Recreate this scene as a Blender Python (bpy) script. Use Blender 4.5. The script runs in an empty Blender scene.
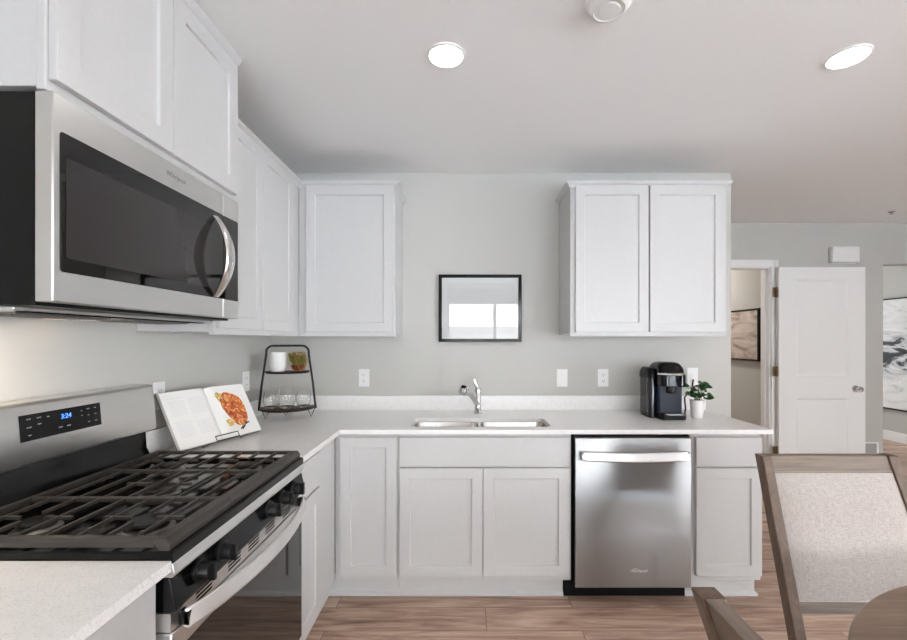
import bpy, bmesh, math, random
from mathutils import Vector, Matrix

random.seed(7)
PI = math.pi
SC = bpy.context.scene
COL = SC.collection

# ------------------------------------------------------------------ camera
H = 1.38                      # eye height
F = 431.0                     # focal length in pixels for a 907 px wide frame
cd = bpy.data.cameras.new('camera')
cam = bpy.data.objects.new('camera', cd)
COL.objects.link(cam)
cam.location = (0, 0, H)
cam.rotation_euler = (PI / 2, 0, 0)
cd.sensor_fit = 'HORIZONTAL'
cd.sensor_width = 36.0
cd.lens = 36.0 * F / 907.0
cd.shift_x = -10.5 / 907.0
cd.shift_y = 20.0 / 907.0
cd.clip_start = 0.02
SC.camera = cam

# ------------------------------------------------------------------ sky, daylight, exposure
SC.view_settings.view_transform = 'Standard'
SC.view_settings.look = 'None'
SC.view_settings.gamma = 1.0
SC.view_settings.use_curve_mapping = False
SC.view_settings.exposure = 0.27
world = bpy.data.worlds.new('overcast_sky')
SC.world = world
world.use_nodes = True
bg = world.node_tree.nodes['Background']
bg.inputs['Color'].default_value = (0.935, 0.97, 1.0, 1)
bg.inputs['Strength'].default_value = 11.0


sl = bpy.data.lights.new('sun', 'SUN')
sl.energy = 42.0
sl.angle = 0.02
sl.color = (0.965, 0.985, 1.0)
sun = bpy.data.objects.new('sun', sl)
COL.objects.link(sun)
sun.location = (0, 6, 12)
sun.rotation_euler = (math.radians(-28), 0, 0)      # high sun over the house, added so the patio bounces light onto the ceiling


def portal(name, loc, rot, sx, sy):
    l = bpy.data.lights.new(name, 'AREA')
    l.shape = 'RECTANGLE'
    l.size = sx
    l.size_y = sy
    l.cycles.is_portal = True
    o = bpy.data.objects.new(name, l)
    COL.objects.link(o)
    o.location = loc
    o.rotation_euler = rot
    return o


# openings: (x0, x1, z0, z1) in the rear wall, (y0, y1, z0, z1) in the right wall
REAR_Y = -3.6
RIGHT_X = 5.2
PATIO = (-0.36, 1.62, 0.05, 2.20)
REARWIN = (2.2, 4.4, 0.05, 2.20)
SIDEWIN = (-2.6, 0.6, 0.05, 2.20)
LIVWIN = (3.6, 5.6, 0.6, 2.2)
LIV_Y = 8.4
portal('daylight_patio', ((PATIO[0] + PATIO[1]) / 2, REAR_Y - 0.1, 1.125), (PI / 2, 0, 0), 2.0, 2.15)
portal('daylight_rear', (3.3, REAR_Y - 0.1, 1.125), (PI / 2, 0, 0), 2.2, 2.15)
portal('daylight_side', (RIGHT_X + 0.1, -1.0, 1.125), (PI / 2, 0, PI / 2), 3.2, 2.15)
portal('daylight_living', (4.6, LIV_Y + 0.1, 1.4), (-PI / 2, 0, 0), 2.0, 1.6)

# ------------------------------------------------------------------ materials
def lin(c):
    r = []
    for v in c[:3]:
        v = v / 255.0
        r.append(v / 12.92 if v <= 0.04045 else ((v + 0.055) / 1.055) ** 2.4)
    return (r[0], r[1], r[2], 1.0)


class NT:
    def __init__(self, name):
        self.m = bpy.data.materials.new(name)
        self.m.use_nodes = True
        self.t = self.m.node_tree
        self.b = self.t.nodes['Principled BSDF']

    def n(self, typ, **kw):
        nd = self.t.nodes.new(typ)
        for k, v in kw.items():
            if k in nd.inputs:
                nd.inputs[k].default_value = v
            else:
                setattr(nd, k, v)
        return nd

    def l(self, a, b):
        self.t.links.new(a, b)

    def coords(self, scale=(1, 1, 1), rot=(0, 0, 0), loc=(0, 0, 0)):
        tc = self.n('ShaderNodeTexCoord')
        mp = self.n('ShaderNodeMapping')
        mp.inputs['Scale'].default_value = scale
        mp.inputs['Rotation'].default_value = rot
        mp.inputs['Location'].default_value = loc
        self.l(tc.outputs['Object'], mp.inputs['Vector'])
        return mp.outputs['Vector']

    def ramp(self, fac, stops):
        r = self.n('ShaderNodeValToRGB')
        els = r.color_ramp.elements
        while len(els) > 1:
            els.remove(els[-1])
        els[0].position = stops[0][0]
        els[0].color = stops[0][1]
        for p, c in stops[1:]:
            e = els.new(p)
            e.color = c
        self.l(fac, r.inputs['Fac'])
        return r.outputs['Color']

    def bump(self, height, strength, dist=0.001):
        bp = self.n('ShaderNodeBump')
        bp.inputs['Strength'].default_value = strength
        bp.inputs['Distance'].default_value = dist
        self.l(height, bp.inputs['Height'])
        self.l(bp.outputs['Normal'], self.b.inputs['Normal'])


def paint(name, rgb, rough=0.5, bump=0.0, bscale=200.0, spec=0.5, metal=0.0):
    t = NT(name)
    t.b.inputs['Roughness'].default_value = rough
    t.b.inputs['Metallic'].default_value = metal
    t.b.inputs['Specular IOR Level'].default_value = spec
    v = t.coords()
    ns = t.n('ShaderNodeTexNoise', Scale=bscale, Detail=2.0)
    t.l(v, ns.inputs['Vector'])
    c = lin(rgb)
    d = tuple(x * 0.97 for x in c[:3]) + (1,)
    t.l(t.ramp(ns.outputs['Fac'], [(0.3, d), (0.7, c)]), t.b.inputs['Base Color'])
    if bump:
        t.bump(ns.outputs['Fac'], bump)
    return t.m


def steel(name, rgb, rough, axis, aniso=0.0, low=0.94):
    """brushed metal, grain stretched along one axis"""
    t = NT(name)
    t.b.inputs['Metallic'].default_value = 1.0
    sc = [900, 900, 900]
    sc[axis] = 6
    v = t.coords(tuple(sc))
    ns = t.n('ShaderNodeTexNoise', Scale=1.0, Detail=3.0)
    t.l(v, ns.inputs['Vector'])
    c = lin(rgb)
    d = tuple(x * low for x in c[:3]) + (1,)
    t.l(t.ramp(ns.outputs['Fac'], [(0.25, d), (0.75, c)]), t.b.inputs['Base Color'])
    mr = t.n('ShaderNodeMapRange')
    mr.inputs['To Min'].default_value = rough * 0.96
    mr.inputs['To Max'].default_value = rough * 1.04
    t.l(ns.outputs['Fac'], mr.inputs['Value'])
    t.l(mr.outputs['Result'], t.b.inputs['Roughness'])
    t.b.inputs['Anisotropic'].default_value = aniso
    t.b.inputs['Anisotropic Rotation'].default_value = 0.25
    return t.m


def emit(name, rgb, strength):
    t = NT(name)
    t.b.inputs['Base Color'].default_value = lin(rgb)
    t.b.inputs['Emission Color'].default_value = lin(rgb)
    t.b.inputs['Emission Strength'].default_value = strength
    return t.m


def glass(name, rgb=(255, 255, 255), rough=0.0):
    t = NT(name)
    t.b.inputs['Base Color'].default_value = lin(rgb)
    t.b.inputs['Transmission Weight'].default_value = 1.0
    t.b.inputs['Roughness'].default_value = rough
    t.b.inputs['IOR'].default_value = 1.45
    return t.m


def thin_glass(name, ior=1.5):
    t = NT(name)
    tr = t.n('ShaderNodeBsdfTransparent')
    gl = t.n('ShaderNodeBsdfGlossy')
    gl.inputs['Roughness'].default_value = 0.01
    fr = t.n('ShaderNodeFresnel')
    fr.inputs['IOR'].default_value = ior
    mx = t.n('ShaderNodeMixShader')
    t.l(fr.outputs[0], mx.inputs[0])
    t.l(tr.outputs[0], mx.inputs[1])
    t.l(gl.outputs[0], mx.inputs[2])
    t.l(mx.outputs[0], t.t.nodes['Material Output'].inputs['Surface'])
    return t.m


def wood(name, c0, c1, axis=0, rough=0.45, scale=1.0, bump=0.15):
    t = NT(name)
    t.b.inputs['Roughness'].default_value = rough
    sc = [34 * scale] * 3
    sc[axis] = 2.2 * scale
    v = t.coords(tuple(sc))
    ns = t.n('ShaderNodeTexNoise', Scale=1.0, Detail=6.0, Roughness=0.65, Distortion=0.6)
    t.l(v, ns.inputs['Vector'])
    sc2 = [160 * scale] * 3
    sc2[axis] = 8 * scale
    v2 = t.coords(tuple(sc2))
    n2 = t.n('ShaderNodeTexNoise', Scale=1.0, Detail=3.0)
    t.l(v2, n2.inputs['Vector'])
    mx = t.n('ShaderNodeMath', operation='MULTIPLY_ADD')
    t.l(n2.outputs['Fac'], mx.inputs[0])
    mx.inputs[1].default_value = 0.35
    sub = t.n('ShaderNodeMath', operation='MULTIPLY')
    t.l(ns.outputs['Fac'], sub.inputs[0])
    sub.inputs[1].default_value = 0.65
    t.l(sub.outputs[0], mx.inputs[2])
    t.l(t.ramp(mx.outputs[0], [(0.32, lin(c0)), (0.68, lin(c1))]), t.b.inputs['Base Color'])
    t.bump(mx.outputs[0], bump)
    return t.m


def floor_material():
    t = NT('oak_plank_floor')
    t.b.inputs['Roughness'].default_value = 0.42
    v = t.coords()
    br = t.n('ShaderNodeTexBrick')
    br.offset = 0.37
    br.offset_frequency = 2
    br.inputs['Scale'].default_value = 1.0
    br.inputs['Brick Width'].default_value = 1.22
    br.inputs['Row Height'].default_value = 0.178
    br.inputs['Mortar Size'].default_value = 0.0015
    br.inputs['Mortar Smooth'].default_value = 0.2
    br.inputs['Bias'].default_value = 0.0
    br.inputs['Color1'].default_value = (0.0, 0.0, 0.0, 1)
    br.inputs['Color2'].default_value = (1.0, 1.0, 1.0, 1)
    br.inputs['Mortar'].default_value = (0.5, 0.5, 0.5, 1)
    t.l(v, br.inputs['Vector'])
    # per-plank offset of the grain
    sep = t.n('ShaderNodeVectorMath', operation='MULTIPLY')
    t.l(br.outputs['Color'], sep.inputs[0])
    sep.inputs[1].default_value = (7.0, 3.0, 5.0)
    add = t.n('ShaderNodeVectorMath', operation='ADD')
    t.l(v, add.inputs[0])
    t.l(sep.outputs[0], add.inputs[1])
    mp = t.n('ShaderNodeMapping')
    mp.inputs['Scale'].default_value = (1.6, 16.0, 16.0)
    t.l(add.outputs[0], mp.inputs['Vector'])
    ns = t.n('ShaderNodeTexNoise', Scale=1.0, Detail=7.0, Roughness=0.62, Distortion=1.1)
    t.l(mp.outputs[0], ns.inputs['Vector'])
    mp2 = t.n('ShaderNodeMapping')
    mp2.inputs['Scale'].default_value = (6.0, 120.0, 120.0)
    t.l(add.outputs[0], mp2.inputs['Vector'])
    n2 = t.n('ShaderNodeTexNoise', Scale=1.0, Detail=3.0)
    t.l(mp2.outputs[0], n2.inputs['Vector'])
    grain = t.ramp(ns.outputs['Fac'], [(0.28, lin((124, 94, 78))), (0.43, lin((182, 149, 129))), (0.57, lin((210, 180, 160))), (0.74, lin((232, 208, 190)))])
    fine = t.ramp(n2.outputs['Fac'], [(0.3, (0.82, 0.82, 0.82, 1)), (0.7, (1.0, 1.0, 1.0, 1))])
    m1 = t.n('ShaderNodeMix', data_type='RGBA', blend_type='MULTIPLY')
    m1.inputs[0].default_value = 1.0
    t.l(grain, m1.inputs[6])
    t.l(fine, m1.inputs[7])
    plank = t.ramp(br.outputs['Color'], [(0.0, (0.80, 0.80, 0.80, 1)), (1.0, (1.06, 1.05, 1.04, 1))])
    m2 = t.n('ShaderNodeMix', data_type='RGBA', blend_type='MULTIPLY')
    m2.inputs[0].default_value = 1.0
    t.l(m1.outputs[2], m2.inputs[6])
    t.l(plank, m2.inputs[7])
    m3 = t.n('ShaderNodeMix', data_type='RGBA', blend_type='MIX')
    t.l(br.outputs['Fac'], m3.inputs[0])
    t.l(m2.outputs[2], m3.inputs[6])
    m3.inputs[7].default_value = lin((92, 70, 58))
    t.l(m3.outputs[2], t.b.inputs['Base Color'])
    t.bump(ns.outputs['Fac'], 0.08)
    return t.m


def quartz_material():
    t = NT('white_quartz')
    t.b.inputs['Roughness'].default_value = 0.22
    v = t.coords()
    vo = t.n('ShaderNodeTexNoise', Scale=260.0, Detail=2.0)
    t.l(v, vo.inputs['Vector'])
    n2 = t.n('ShaderNodeTexNoise', Scale=45.0, Detail=3.0)
    t.l(v, n2.inputs['Vector'])
    a = t.ramp(vo.outputs['Fac'], [(0.30, lin((222, 218, 213))), (0.42, lin((242, 240, 238))), (0.66, lin((246, 245, 244)))])
    b = t.ramp(n2.outputs['Fac'], [(0.3, (0.95, 0.95, 0.95, 1)), (0.6, (1, 1, 1, 1))])
    m = t.n('ShaderNodeMix', data_type='RGBA', blend_type='MULTIPLY')
    m.inputs[0].default_value = 1.0
    t.l(a, m.inputs[6])
    t.l(b, m.inputs[7])
    t.l(m.outputs[2], t.b.inputs['Base Color'])
    return t.m


def noise_mat(name, stops, scale=(10, 10, 10), rough=0.6, detail=5.0, distort=0.5, bump=0.0):
    t = NT(name)
    t.b.inputs['Roughness'].default_value = rough
    v = t.coords(scale)
    ns = t.n('ShaderNodeTexNoise', Scale=1.0, Detail=detail, Roughness=0.6, Distortion=distort)
    t.l(v, ns.inputs['Vector'])
    t.l(t.ramp(ns.outputs['Fac'], [(p, lin(c)) for p, c in stops]), t.b.inputs['Base Color'])
    if bump:
        t.bump(ns.outputs['Fac'], bump)
    return t.m


def fabric_material():
    t = NT('linen')
    t.b.inputs['Roughness'].default_value = 0.95
    t.b.inputs['Specular IOR Level'].default_value = 0.1
    va = t.coords((60, 900, 900))
    vb = t.coords((900, 60, 60))
    na = t.n('ShaderNodeTexNoise', Scale=1.0, Detail=2.0)
    nb = t.n('ShaderNodeTexNoise', Scale=1.0, Detail=2.0)
    t.l(va, na.inputs['Vector'])
    t.l(vb, nb.inputs['Vector'])
    ad = t.n('ShaderNodeMath', operation='ADD')
    t.l(na.outputs['Fac'], ad.inputs[0])
    t.l(nb.outputs['Fac'], ad.inputs[1])
    dv = t.n('ShaderNodeMath', operation='MULTIPLY')
    t.l(ad.outputs[0], dv.inputs[0])
    dv.inputs[1].default_value = 0.5
    t.l(t.ramp(dv.outputs[0], [(0.35, lin((164, 154, 148))), (0.65, lin((204, 197, 192)))]), t.b.inputs['Base Color'])
    t.bump(dv.outputs[0], 0.4)
    return t.m


M = {}
M['wall'] = paint('grey_wall_paint', (196, 194, 189), 0.75, 0.05, 260)
M['ceiling'] = paint('ceiling_paint', (249, 248, 247), 0.9, 0.25, 120)
M['trim'] = paint('white_trim_paint', (243, 242, 240), 0.4)
M['cab'] = paint('white_cabinet_paint', (204, 203, 202), 0.33, 0.0, 60)
M['door'] = paint('white_door_paint', (244, 243, 241), 0.45)
M['plastic'] = paint('white_plastic', (240, 239, 237), 0.35)
M['floor'] = floor_material()
M['quartz'] = quartz_material()
M['steel_y'] = steel('brushed_steel_along_wall', (226, 225, 223), 0.34, 1)
M['steel_x'] = steel('brushed_steel_dishwasher', (170, 171, 172), 0.30, 0, 0.7, 0.985)
M['steel_sink'] = steel('sink_steel', (214, 212, 209), 0.16, 0)
M['handle'] = steel('polished_handle_steel', (226, 224, 222), 0.2, 0)
M['barhandle'] = steel('satin_bar_steel', (232, 231, 230), 0.42, 0, 0.0, 0.98)
M['chrome'] = paint('chrome', (215, 215, 216), 0.06, metal=1.0)
M['darkchrome'] = paint('satin_nickel', (150, 148, 145), 0.2, metal=1.0)
M['bronze'] = paint('aged_brass_hinge', (140, 120, 92), 0.35, metal=1.0)
M['black'] = paint('black_metal', (13, 13, 14), 0.4, spec=0.35)
M['blackgloss'] = paint('black_enamel', (5, 5, 6), 0.12, spec=0.3)
M['blackglass'] = paint('black_glass', (10, 8, 8), 0.03, spec=0.6)
M['ovenglass'] = paint('oven_glass', (16, 15, 15), 0.03, spec=1.0)
M['iron'] = paint('cast_iron', (58, 53, 49), 0.45, 0.15, 300)
M['mwblack'] = paint('microwave_black', (7, 7, 8), 0.35, spec=0.25)
M['mwwindow'] = paint('microwave_window_mesh', (50, 46, 46), 0.04)
M['toeblack'] = paint('black_recess', (6, 6, 7), 0.7, spec=0.2)
M['aluminium'] = paint('burner_aluminium', (150, 148, 146), 0.35, metal=1.0)
M['chairwood'] = wood('grey_brown_chair_wood', (74, 57, 45), (120, 98, 80), 2, 0.5)
M['railwood'] = wood('grey_brown_rail_wood', (88, 75, 64), (138, 121, 106), 0, 0.5)
M['tablewood'] = wood('grey_brown_table_wood', (104, 84, 70), (146, 122, 104), 0, 0.4, 0.8)
M['darkwood'] = wood('dark_shelf_wood', (62, 34, 24), (112, 66, 46), 0, 0.5, 2.0)
M['fabric'] = fabric_material()
M['fabricedge'] = paint('linen_piping', (206, 196, 186), 0.9)
M['light'] = emit('lamp_diffuser', (255, 251, 245), 28.0)
M['glass'] = glass('clear_glass')
M['pane'] = thin_glass('window_pane')
M['pane_art'] = thin_glass('picture_glass', 1.55)
M['gold'] = paint('gold_wire', (196, 150, 84), 0.3, metal=1.0)
M['ceramic'] = paint('white_ceramic', (236, 234, 231), 0.3)
M['paper'] = paint('book_paper', (238, 236, 232), 0.7)
M['print'] = paint('grey_print', (222, 221, 220), 0.8)
M['cover'] = paint('book_cover', (120, 112, 104), 0.6)
M['leaf'] = noise_mat('green_leaf', [(0.3, (16, 46, 18)), (0.6, (36, 84, 32)), (0.8, (72, 124, 50))], (60, 60, 60), 0.4)
M['succulent'] = noise_mat('moss_and_succulent', [(0.3, (92, 74, 24)), (0.5, (120, 116, 44)), (0.7, (70, 92, 36))], (80, 80, 80), 0.7)
M['redsoil'] = paint('red_gravel', (112, 40, 24), 0.8)
M['soil'] = noise_mat('potting_soil', [(0.3, (40, 28, 20)), (0.7, (84, 62, 46))], (120, 120, 120), 0.9)
M['roast'] = noise_mat('roast_print', [(0.30, (104, 36, 18)), (0.44, (178, 74, 30)), (0.54, (214, 124, 62)), (0.66, (238, 196, 140))], (38, 38, 38), 0.6, 4.0, 1.2)
M['garnish'] = noise_mat('garnish_print', [(0.3, (120, 106, 60)), (0.5, (214, 176, 92)), (0.7, (240, 226, 190))], (90, 90, 90), 0.6)
M['sprig'] = paint('herb_print', (74, 66, 50), 0.7)
M['tank'] = paint('smoked_tank', (52, 52, 56), 0.12, spec=0.35)
M['navy'] = paint('navy_panel', (20, 30, 46), 0.4, spec=0.3)
M['artpaper'] = paint('pale_art_paper', (232, 231, 230), 0.6)
M['mat_board'] = paint('white_mat_board', (240, 239, 237), 0.7)
M['artwarm'] = noise_mat('beige_abstract_canvas', [(0.25, (120, 96, 84)), (0.4, (178, 158, 146)), (0.5, (204, 190, 180)), (0.7, (222, 212, 204))], (1, 3.0, 11.0), 0.7, 5.0, 1.0)
def ink_canvas():
    t = NT('black_brush_canvas')
    t.b.inputs['Roughness'].default_value = 0.7
    ns = t.n('ShaderNodeTexNoise', Scale=1.0, Detail=6.0, Roughness=0.62, Distortion=1.6)
    t.l(t.coords((1, 1.9, 5.0), loc=(0, 3.1, 1.7)), ns.inputs['Vector'])
    sp_ = t.n('ShaderNodeSeparateXYZ')
    t.l(t.coords(), sp_.inputs[0])
    d = t.n('ShaderNodeMath', operation='SUBTRACT')
    t.l(sp_.outputs['Z'], d.inputs[0])
    d.inputs[1].default_value = 0.80
    ab = t.n('ShaderNodeMath', operation='ABSOLUTE')
    t.l(d.outputs[0], ab.inputs[0])
    mr = t.n('ShaderNodeMapRange')
    mr.inputs['From Min'].default_value = 0.10
    mr.inputs['From Max'].default_value = 0.42
    mr.inputs['To Min'].default_value = -0.06
    mr.inputs['To Max'].default_value = 0.16
    t.l(ab.outputs[0], mr.inputs['Value'])
    ad = t.n('ShaderNodeMath', operation='ADD')
    t.l(ns.outputs['Fac'], ad.inputs[0])
    t.l(mr.outputs[0], ad.inputs[1])
    t.l(t.ramp(ad.outputs[0], [(0.36, lin((20, 20, 24))), (0.43, lin((60, 62, 68))), (0.47, lin((186, 188, 192))), (0.56, lin((222, 222, 222))), (0.7, lin((236, 236, 235)))]), t.b.inputs['Base Color'])
    return t.m


M['artink'] = ink_canvas()
M['ledblue'] = emit('blue_led', (70, 130, 255), 1.6)
M['icon'] = paint('grey_icons', (150, 150, 152), 0.5)
M['lamp_lens'] = emit('hood_lamp_lens', (255, 226, 190), 2.0)
M['ventgrey'] = paint('grey_vent', (176, 174, 172), 0.6)
M['backdrop'] = wood('grey_backdrop_wood', (112, 110, 106), (140, 137, 132), 2, 0.8)
M['patio'] = noise_mat('pale_concrete', [(0.3, (208, 217, 228)), (0.7, (220, 228, 238))], (8, 8, 8), 0.9)

# ------------------------------------------------------------------ mesh helpers
BASE = {}


class MB:
    def __init__(self):
        self.bm = bmesh.new()

    def mesh(self, verts, faces):
        vs = [self.bm.verts.new(v) for v in verts]
        for f in faces:
            try:
                self.bm.faces.new([vs[i] for i in f])
            except ValueError:
                pass
        return vs

    def box(self, x0, x1, y0, y1, z0, z1):
        x0, x1 = sorted((x0, x1))
        y0, y1 = sorted((y0, y1))
        z0, z1 = sorted((z0, z1))
        v = [(x0, y0, z0), (x1, y0, z0), (x1, y1, z0), (x0, y1, z0), (x0, y0, z1), (x1, y0, z1), (x1, y1, z1), (x0, y1, z1)]
        self.mesh(v, [(3, 2, 1, 0), (4, 5, 6, 7), (0, 1, 5, 4), (1, 2, 6, 5), (2, 3, 7, 6), (3, 0, 4, 7)])
        return self

    def prism(self, prof, axis, a0, a1):
        """prof: 2D loop in the two other axes (in x,y,z order), extruded along axis"""
        def p(u, v, a):
            c = [0, 0, 0]
            o = [i for i in range(3) if i != axis]
            c[o[0]] = u
            c[o[1]] = v
            c[axis] = a
            return tuple(c)
        n = len(prof)
        vs = [p(u, v, a0) for u, v in prof] + [p(u, v, a1) for u, v in prof]
        fs = [tuple(range(n)), tuple(range(2 * n - 1, n - 1, -1))]
        for i in range(n):
            j = (i + 1) % n
            fs.append((i, i + n, j + n, j))
        self.mesh(vs, fs)
        return self

    def rings(self, rings, closed_u=True, cap0=True, cap1=True, closed_v=False):
        k = len(rings[0])
        vs = [v for r in rings for v in r]
        fs = []
        n = len(rings)
        for i in range(n if closed_v else n - 1):
            i2 = (i + 1) % n
            for j in range(k if closed_u else k - 1):
                j2 = (j + 1) % k
                fs.append((i * k + j, i * k + j2, i2 * k + j2, i2 * k + j))
        if cap0 and not closed_v:
            fs.append(tuple(range(k - 1, -1, -1)))
        if cap1 and not closed_v:
            fs.append(tuple((n - 1) * k + j for j in range(k)))
        self.mesh(vs, fs)
        return self

    def tube(self, pts, r, seg=10, closed=False, flat=None):
        """round tube through pts; r a number or a list; flat = (a, b) half sizes of a rectangular section"""
        pts = [Vector(p) for p in pts]
        n = len(pts)
        rr = r if isinstance(r, (list, tuple)) else [r] * n
        rings = []
        prev = None
        for i, p in enumerate(pts):
            if closed:
                t = (pts[(i + 1) % n] - pts[i - 1]).normalized()
            else:
                t = (pts[min(i + 1, n - 1)] - pts[max(i - 1, 0)]).normalized()
            if prev is None:
                ref = Vector((0, 0, 1)) if abs(t.z) < 0.9 else Vector((1, 0, 0))
                a = t.cross(ref).normalized()
            else:
                a = (prev - t * prev.dot(t)).normalized()
            prev = a
            b = t.cross(a).normalized()
            if flat:
                ring = [p + a * sx * flat[0] + b * sy * flat[1] for sx, sy in ((-1, -1), (1, -1), (1, 1), (-1, 1))]
            else:
                ring = [p + (a * math.cos(2 * PI * k / seg) + b * math.sin(2 * PI * k / seg)) * rr[i] for k in range(seg)]
            rings.append([tuple(v) for v in ring])
        self.rings(rings, True, True, True, closed)
        return self

    def lathe(self, prof, c, seg=24, axis=2, cap0=True, cap1=True, sx=1.0, sy=1.0):
        rings = []
        for r, z in prof:
            ring = []
            for k in range(seg):
                a = 2 * PI * k / seg
                u, v = r * math.cos(a) * sx, r * math.sin(a) * sy
                if axis == 2:
                    ring.append((c[0] + u, c[1] + v, c[2] + z))
                elif axis == 0:
                    ring.append((c[0] + z, c[1] + u, c[2] + v))
                else:
                    ring.append((c[0] + u, c[1] + z, c[2] + v))
            rings.append(ring)
        self.rings(rings, True, cap0, cap1)
        return self

    def sweep_xy(self, path, prof):
        """profile (out, z) swept along a polyline in XY, mitred; out = right-hand side of travel"""
        P = [Vector((p[0], p[1])) for p in path]
        rings = []
        for i, p in enumerate(P):
            ns = []
            if i > 0:
                d = (P[i] - P[i - 1]).normalized()
                ns.append(Vector((d.y, -d.x)))
            if i < len(P) - 1:
                d = (P[i + 1] - P[i]).normalized()
                ns.append(Vector((d.y, -d.x)))
            if len(ns) == 2:
                m = (ns[0] + ns[1]).normalized()
                m = m / max(0.2, m.dot(ns[0]))
            else:
                m = ns[0]
            rings.append([(p.x + m.x * o, p.y + m.y * o, z) for o, z in prof])
        self.rings(rings)
        return self

    def shaker(self, o, u, n, w, h, rail=0.055, t=0.02, rec=0.009):
        """recessed-panel door: o = lower corner of the front face, u = width dir, n = outward normal, z up"""
        o, u, n = Vector(o), Vector(u), Vector(n)
        z = Vector((0, 0, 1))

        def q(a, b, d):
            return tuple(o + u * a + z * b + n * d)
        r = rail
        s = 0.0015
        loops = [
            [(0, 0, -t), (w, 0, -t), (w, h, -t), (0, h, -t)],
            [(0, 0, 0), (w, 0, 0), (w, h, 0), (0, h, 0)],
            [(r, r, 0), (w - r, r, 0), (w - r, h - r, 0), (r, h - r, 0)],
            [(r + s, r + s, -rec), (w - r - s, r + s, -rec), (w - r - s, h - r - s, -rec), (r + s, h - r - s, -rec)]]
        self.rings([[q(*p) for p in l] for l in loops])
        return self

    def holes(self, outer, holes, z0, z1):
        """flat slab with holes"""
        bm = bmesh.new()
        es = []
        for loop in [outer] + holes:
            vs = [bm.verts.new((x, y, z1)) for x, y in loop]
            for i in range(len(vs)):
                es.append(bm.edges.new((vs[i], vs[(i + 1) % len(vs)])))
        bmesh.ops.triangle_fill(bm, use_beauty=True, use_dissolve=True, edges=es)
        top = list(bm.faces)
        ret = bmesh.ops.extrude_face_region(bm, geom=top)
        for v in [g for g in ret['geom'] if isinstance(g, bmesh.types.BMVert)]:
            v.co.z = z0
        bmesh.ops.recalc_face_normals(bm, faces=bm.faces)
        me = bpy.data.meshes.new('tmp')
        bm.to_mesh(me)
        bm.free()
        self.bm.from_mesh(me)
        bpy.data.meshes.remove(me)
        return self


def rrect(x0, x1, y0, y1, r, k=6):
    pts = []
    for cx, cy, a0 in ((x1 - r, y1 - r, 0), (x0 + r, y1 - r, PI / 2), (x0 + r, y0 + r, PI), (x1 - r, y0 + r, 1.5 * PI)):
        for i in range(k + 1):
            a = a0 + PI / 2 * i / k
            pts.append((cx + r * math.cos(a), cy + r * math.sin(a)))
    return pts


def obj(name, mb, mat, parent=None, bevel=0.0, angle=35, seg=2):
    bmesh.ops.recalc_face_normals(mb.bm, faces=mb.bm.faces)
    if parent is not None:
        base = BASE[parent.name]
    else:
        xs = [v.co for v in mb.bm.verts]
        base = Vector(((min(v.x for v in xs) + max(v.x for v in xs)) / 2, (min(v.y for v in xs) + max(v.y for v in xs)) / 2, min(v.z for v in xs)))
    bmesh.ops.translate(mb.bm, verts=mb.bm.verts, vec=-base)
    me = bpy.data.meshes.new(name)
    mb.bm.to_mesh(me)
    mb.bm.free()
    me.materials.append(mat)
    me.shade_smooth()
    me.set_sharp_from_angle(angle=math.radians(angle))
    o = bpy.data.objects.new(name, me)
    COL.objects.link(o)
    if parent is not None:
        o.parent = parent
    else:
        o.location = base
    BASE[o.name] = base
    if bevel:
        b = o.modifiers.new('edge', 'BEVEL')
        b.width = bevel
        b.segments = seg
        b.limit_method = 'ANGLE'
        b.angle_limit = math.radians(40)
    return o


def tag(o, label, cat, group=None):
    o['label'] = label
    o['category'] = cat
    if group:
        o['group'] = group
    return o


def thing(name, label, cat, loc=(0, 0, 0), group=None):
    o = bpy.data.objects.new(name, None)
    o.empty_display_size = 0.05
    COL.objects.link(o)
    o.location = loc
    BASE[o.name] = Vector(loc)
    return tag(o, label, cat, group)


def struct(name, mb, mat, bevel=0.0):
    o = obj(name, mb, mat, None, bevel)
    o['kind'] = 'structure'
    return o


def dup(root, loc, rotz, label, group=None):
    r = root.copy()
    COL.objects.link(r)
    r.location = loc
    r.rotation_euler = (0, 0, rotz)
    r['label'] = label
    if group:
        r['group'] = group
    for ch in list(root.children):
        c = ch.copy()
        COL.objects.link(c)
        c.parent = r
        for g in list(ch.children):
            d = g.copy()
            COL.objects.link(d)
            d.parent = c
    return r


def text(name, body, size, mat, parent, loc, rot, extrude=0.0006, align='CENTER'):
    cu = bpy.data.curves.new(name, 'FONT')
    cu.body = body
    cu.size = size
    cu.extrude = extrude
    cu.align_x = align
    cu.align_y = 'CENTER'
    cu.materials.append(mat)
    tmp = bpy.data.objects.new('tmp', cu)
    COL.objects.link(tmp)
    bpy.context.view_layer.update()
    me = bpy.data.meshes.new_from_object(tmp.evaluated_get(bpy.context.evaluated_depsgraph_get()))
    bpy.data.objects.remove(tmp)
    bpy.data.curves.remove(cu)
    me.name = name
    o = bpy.data.objects.new(name, me)
    COL.objects.link(o)
    o.parent = parent
    o.location = Vector(loc) - BASE[parent.name]
    o.rotation_euler = rot
    return o


# ------------------------------------------------------------------ the room
CEIL = 2.495
LW = -1.292          # left wall face
BW = 2.885           # back wall face
FW = 4.12            # far wall face (by the hall)
T = 0.115

struct('floor', MB().box(-1.5, 7.5, -3.8, 8.6, -0.05, 0), M['floor'])
struct('ceiling', MB().box(-1.5, 7.5, -3.8, 8.6, CEIL, CEIL + 0.06), M['ceiling'])
struct('wall_left', MB().box(LW - T, LW, -3.75, BW + T, 0, CEIL), M['wall'])
struct('wall_back', MB().box(LW, 1.787, BW, BW + T, 0, CEIL), M['wall'])
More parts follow.
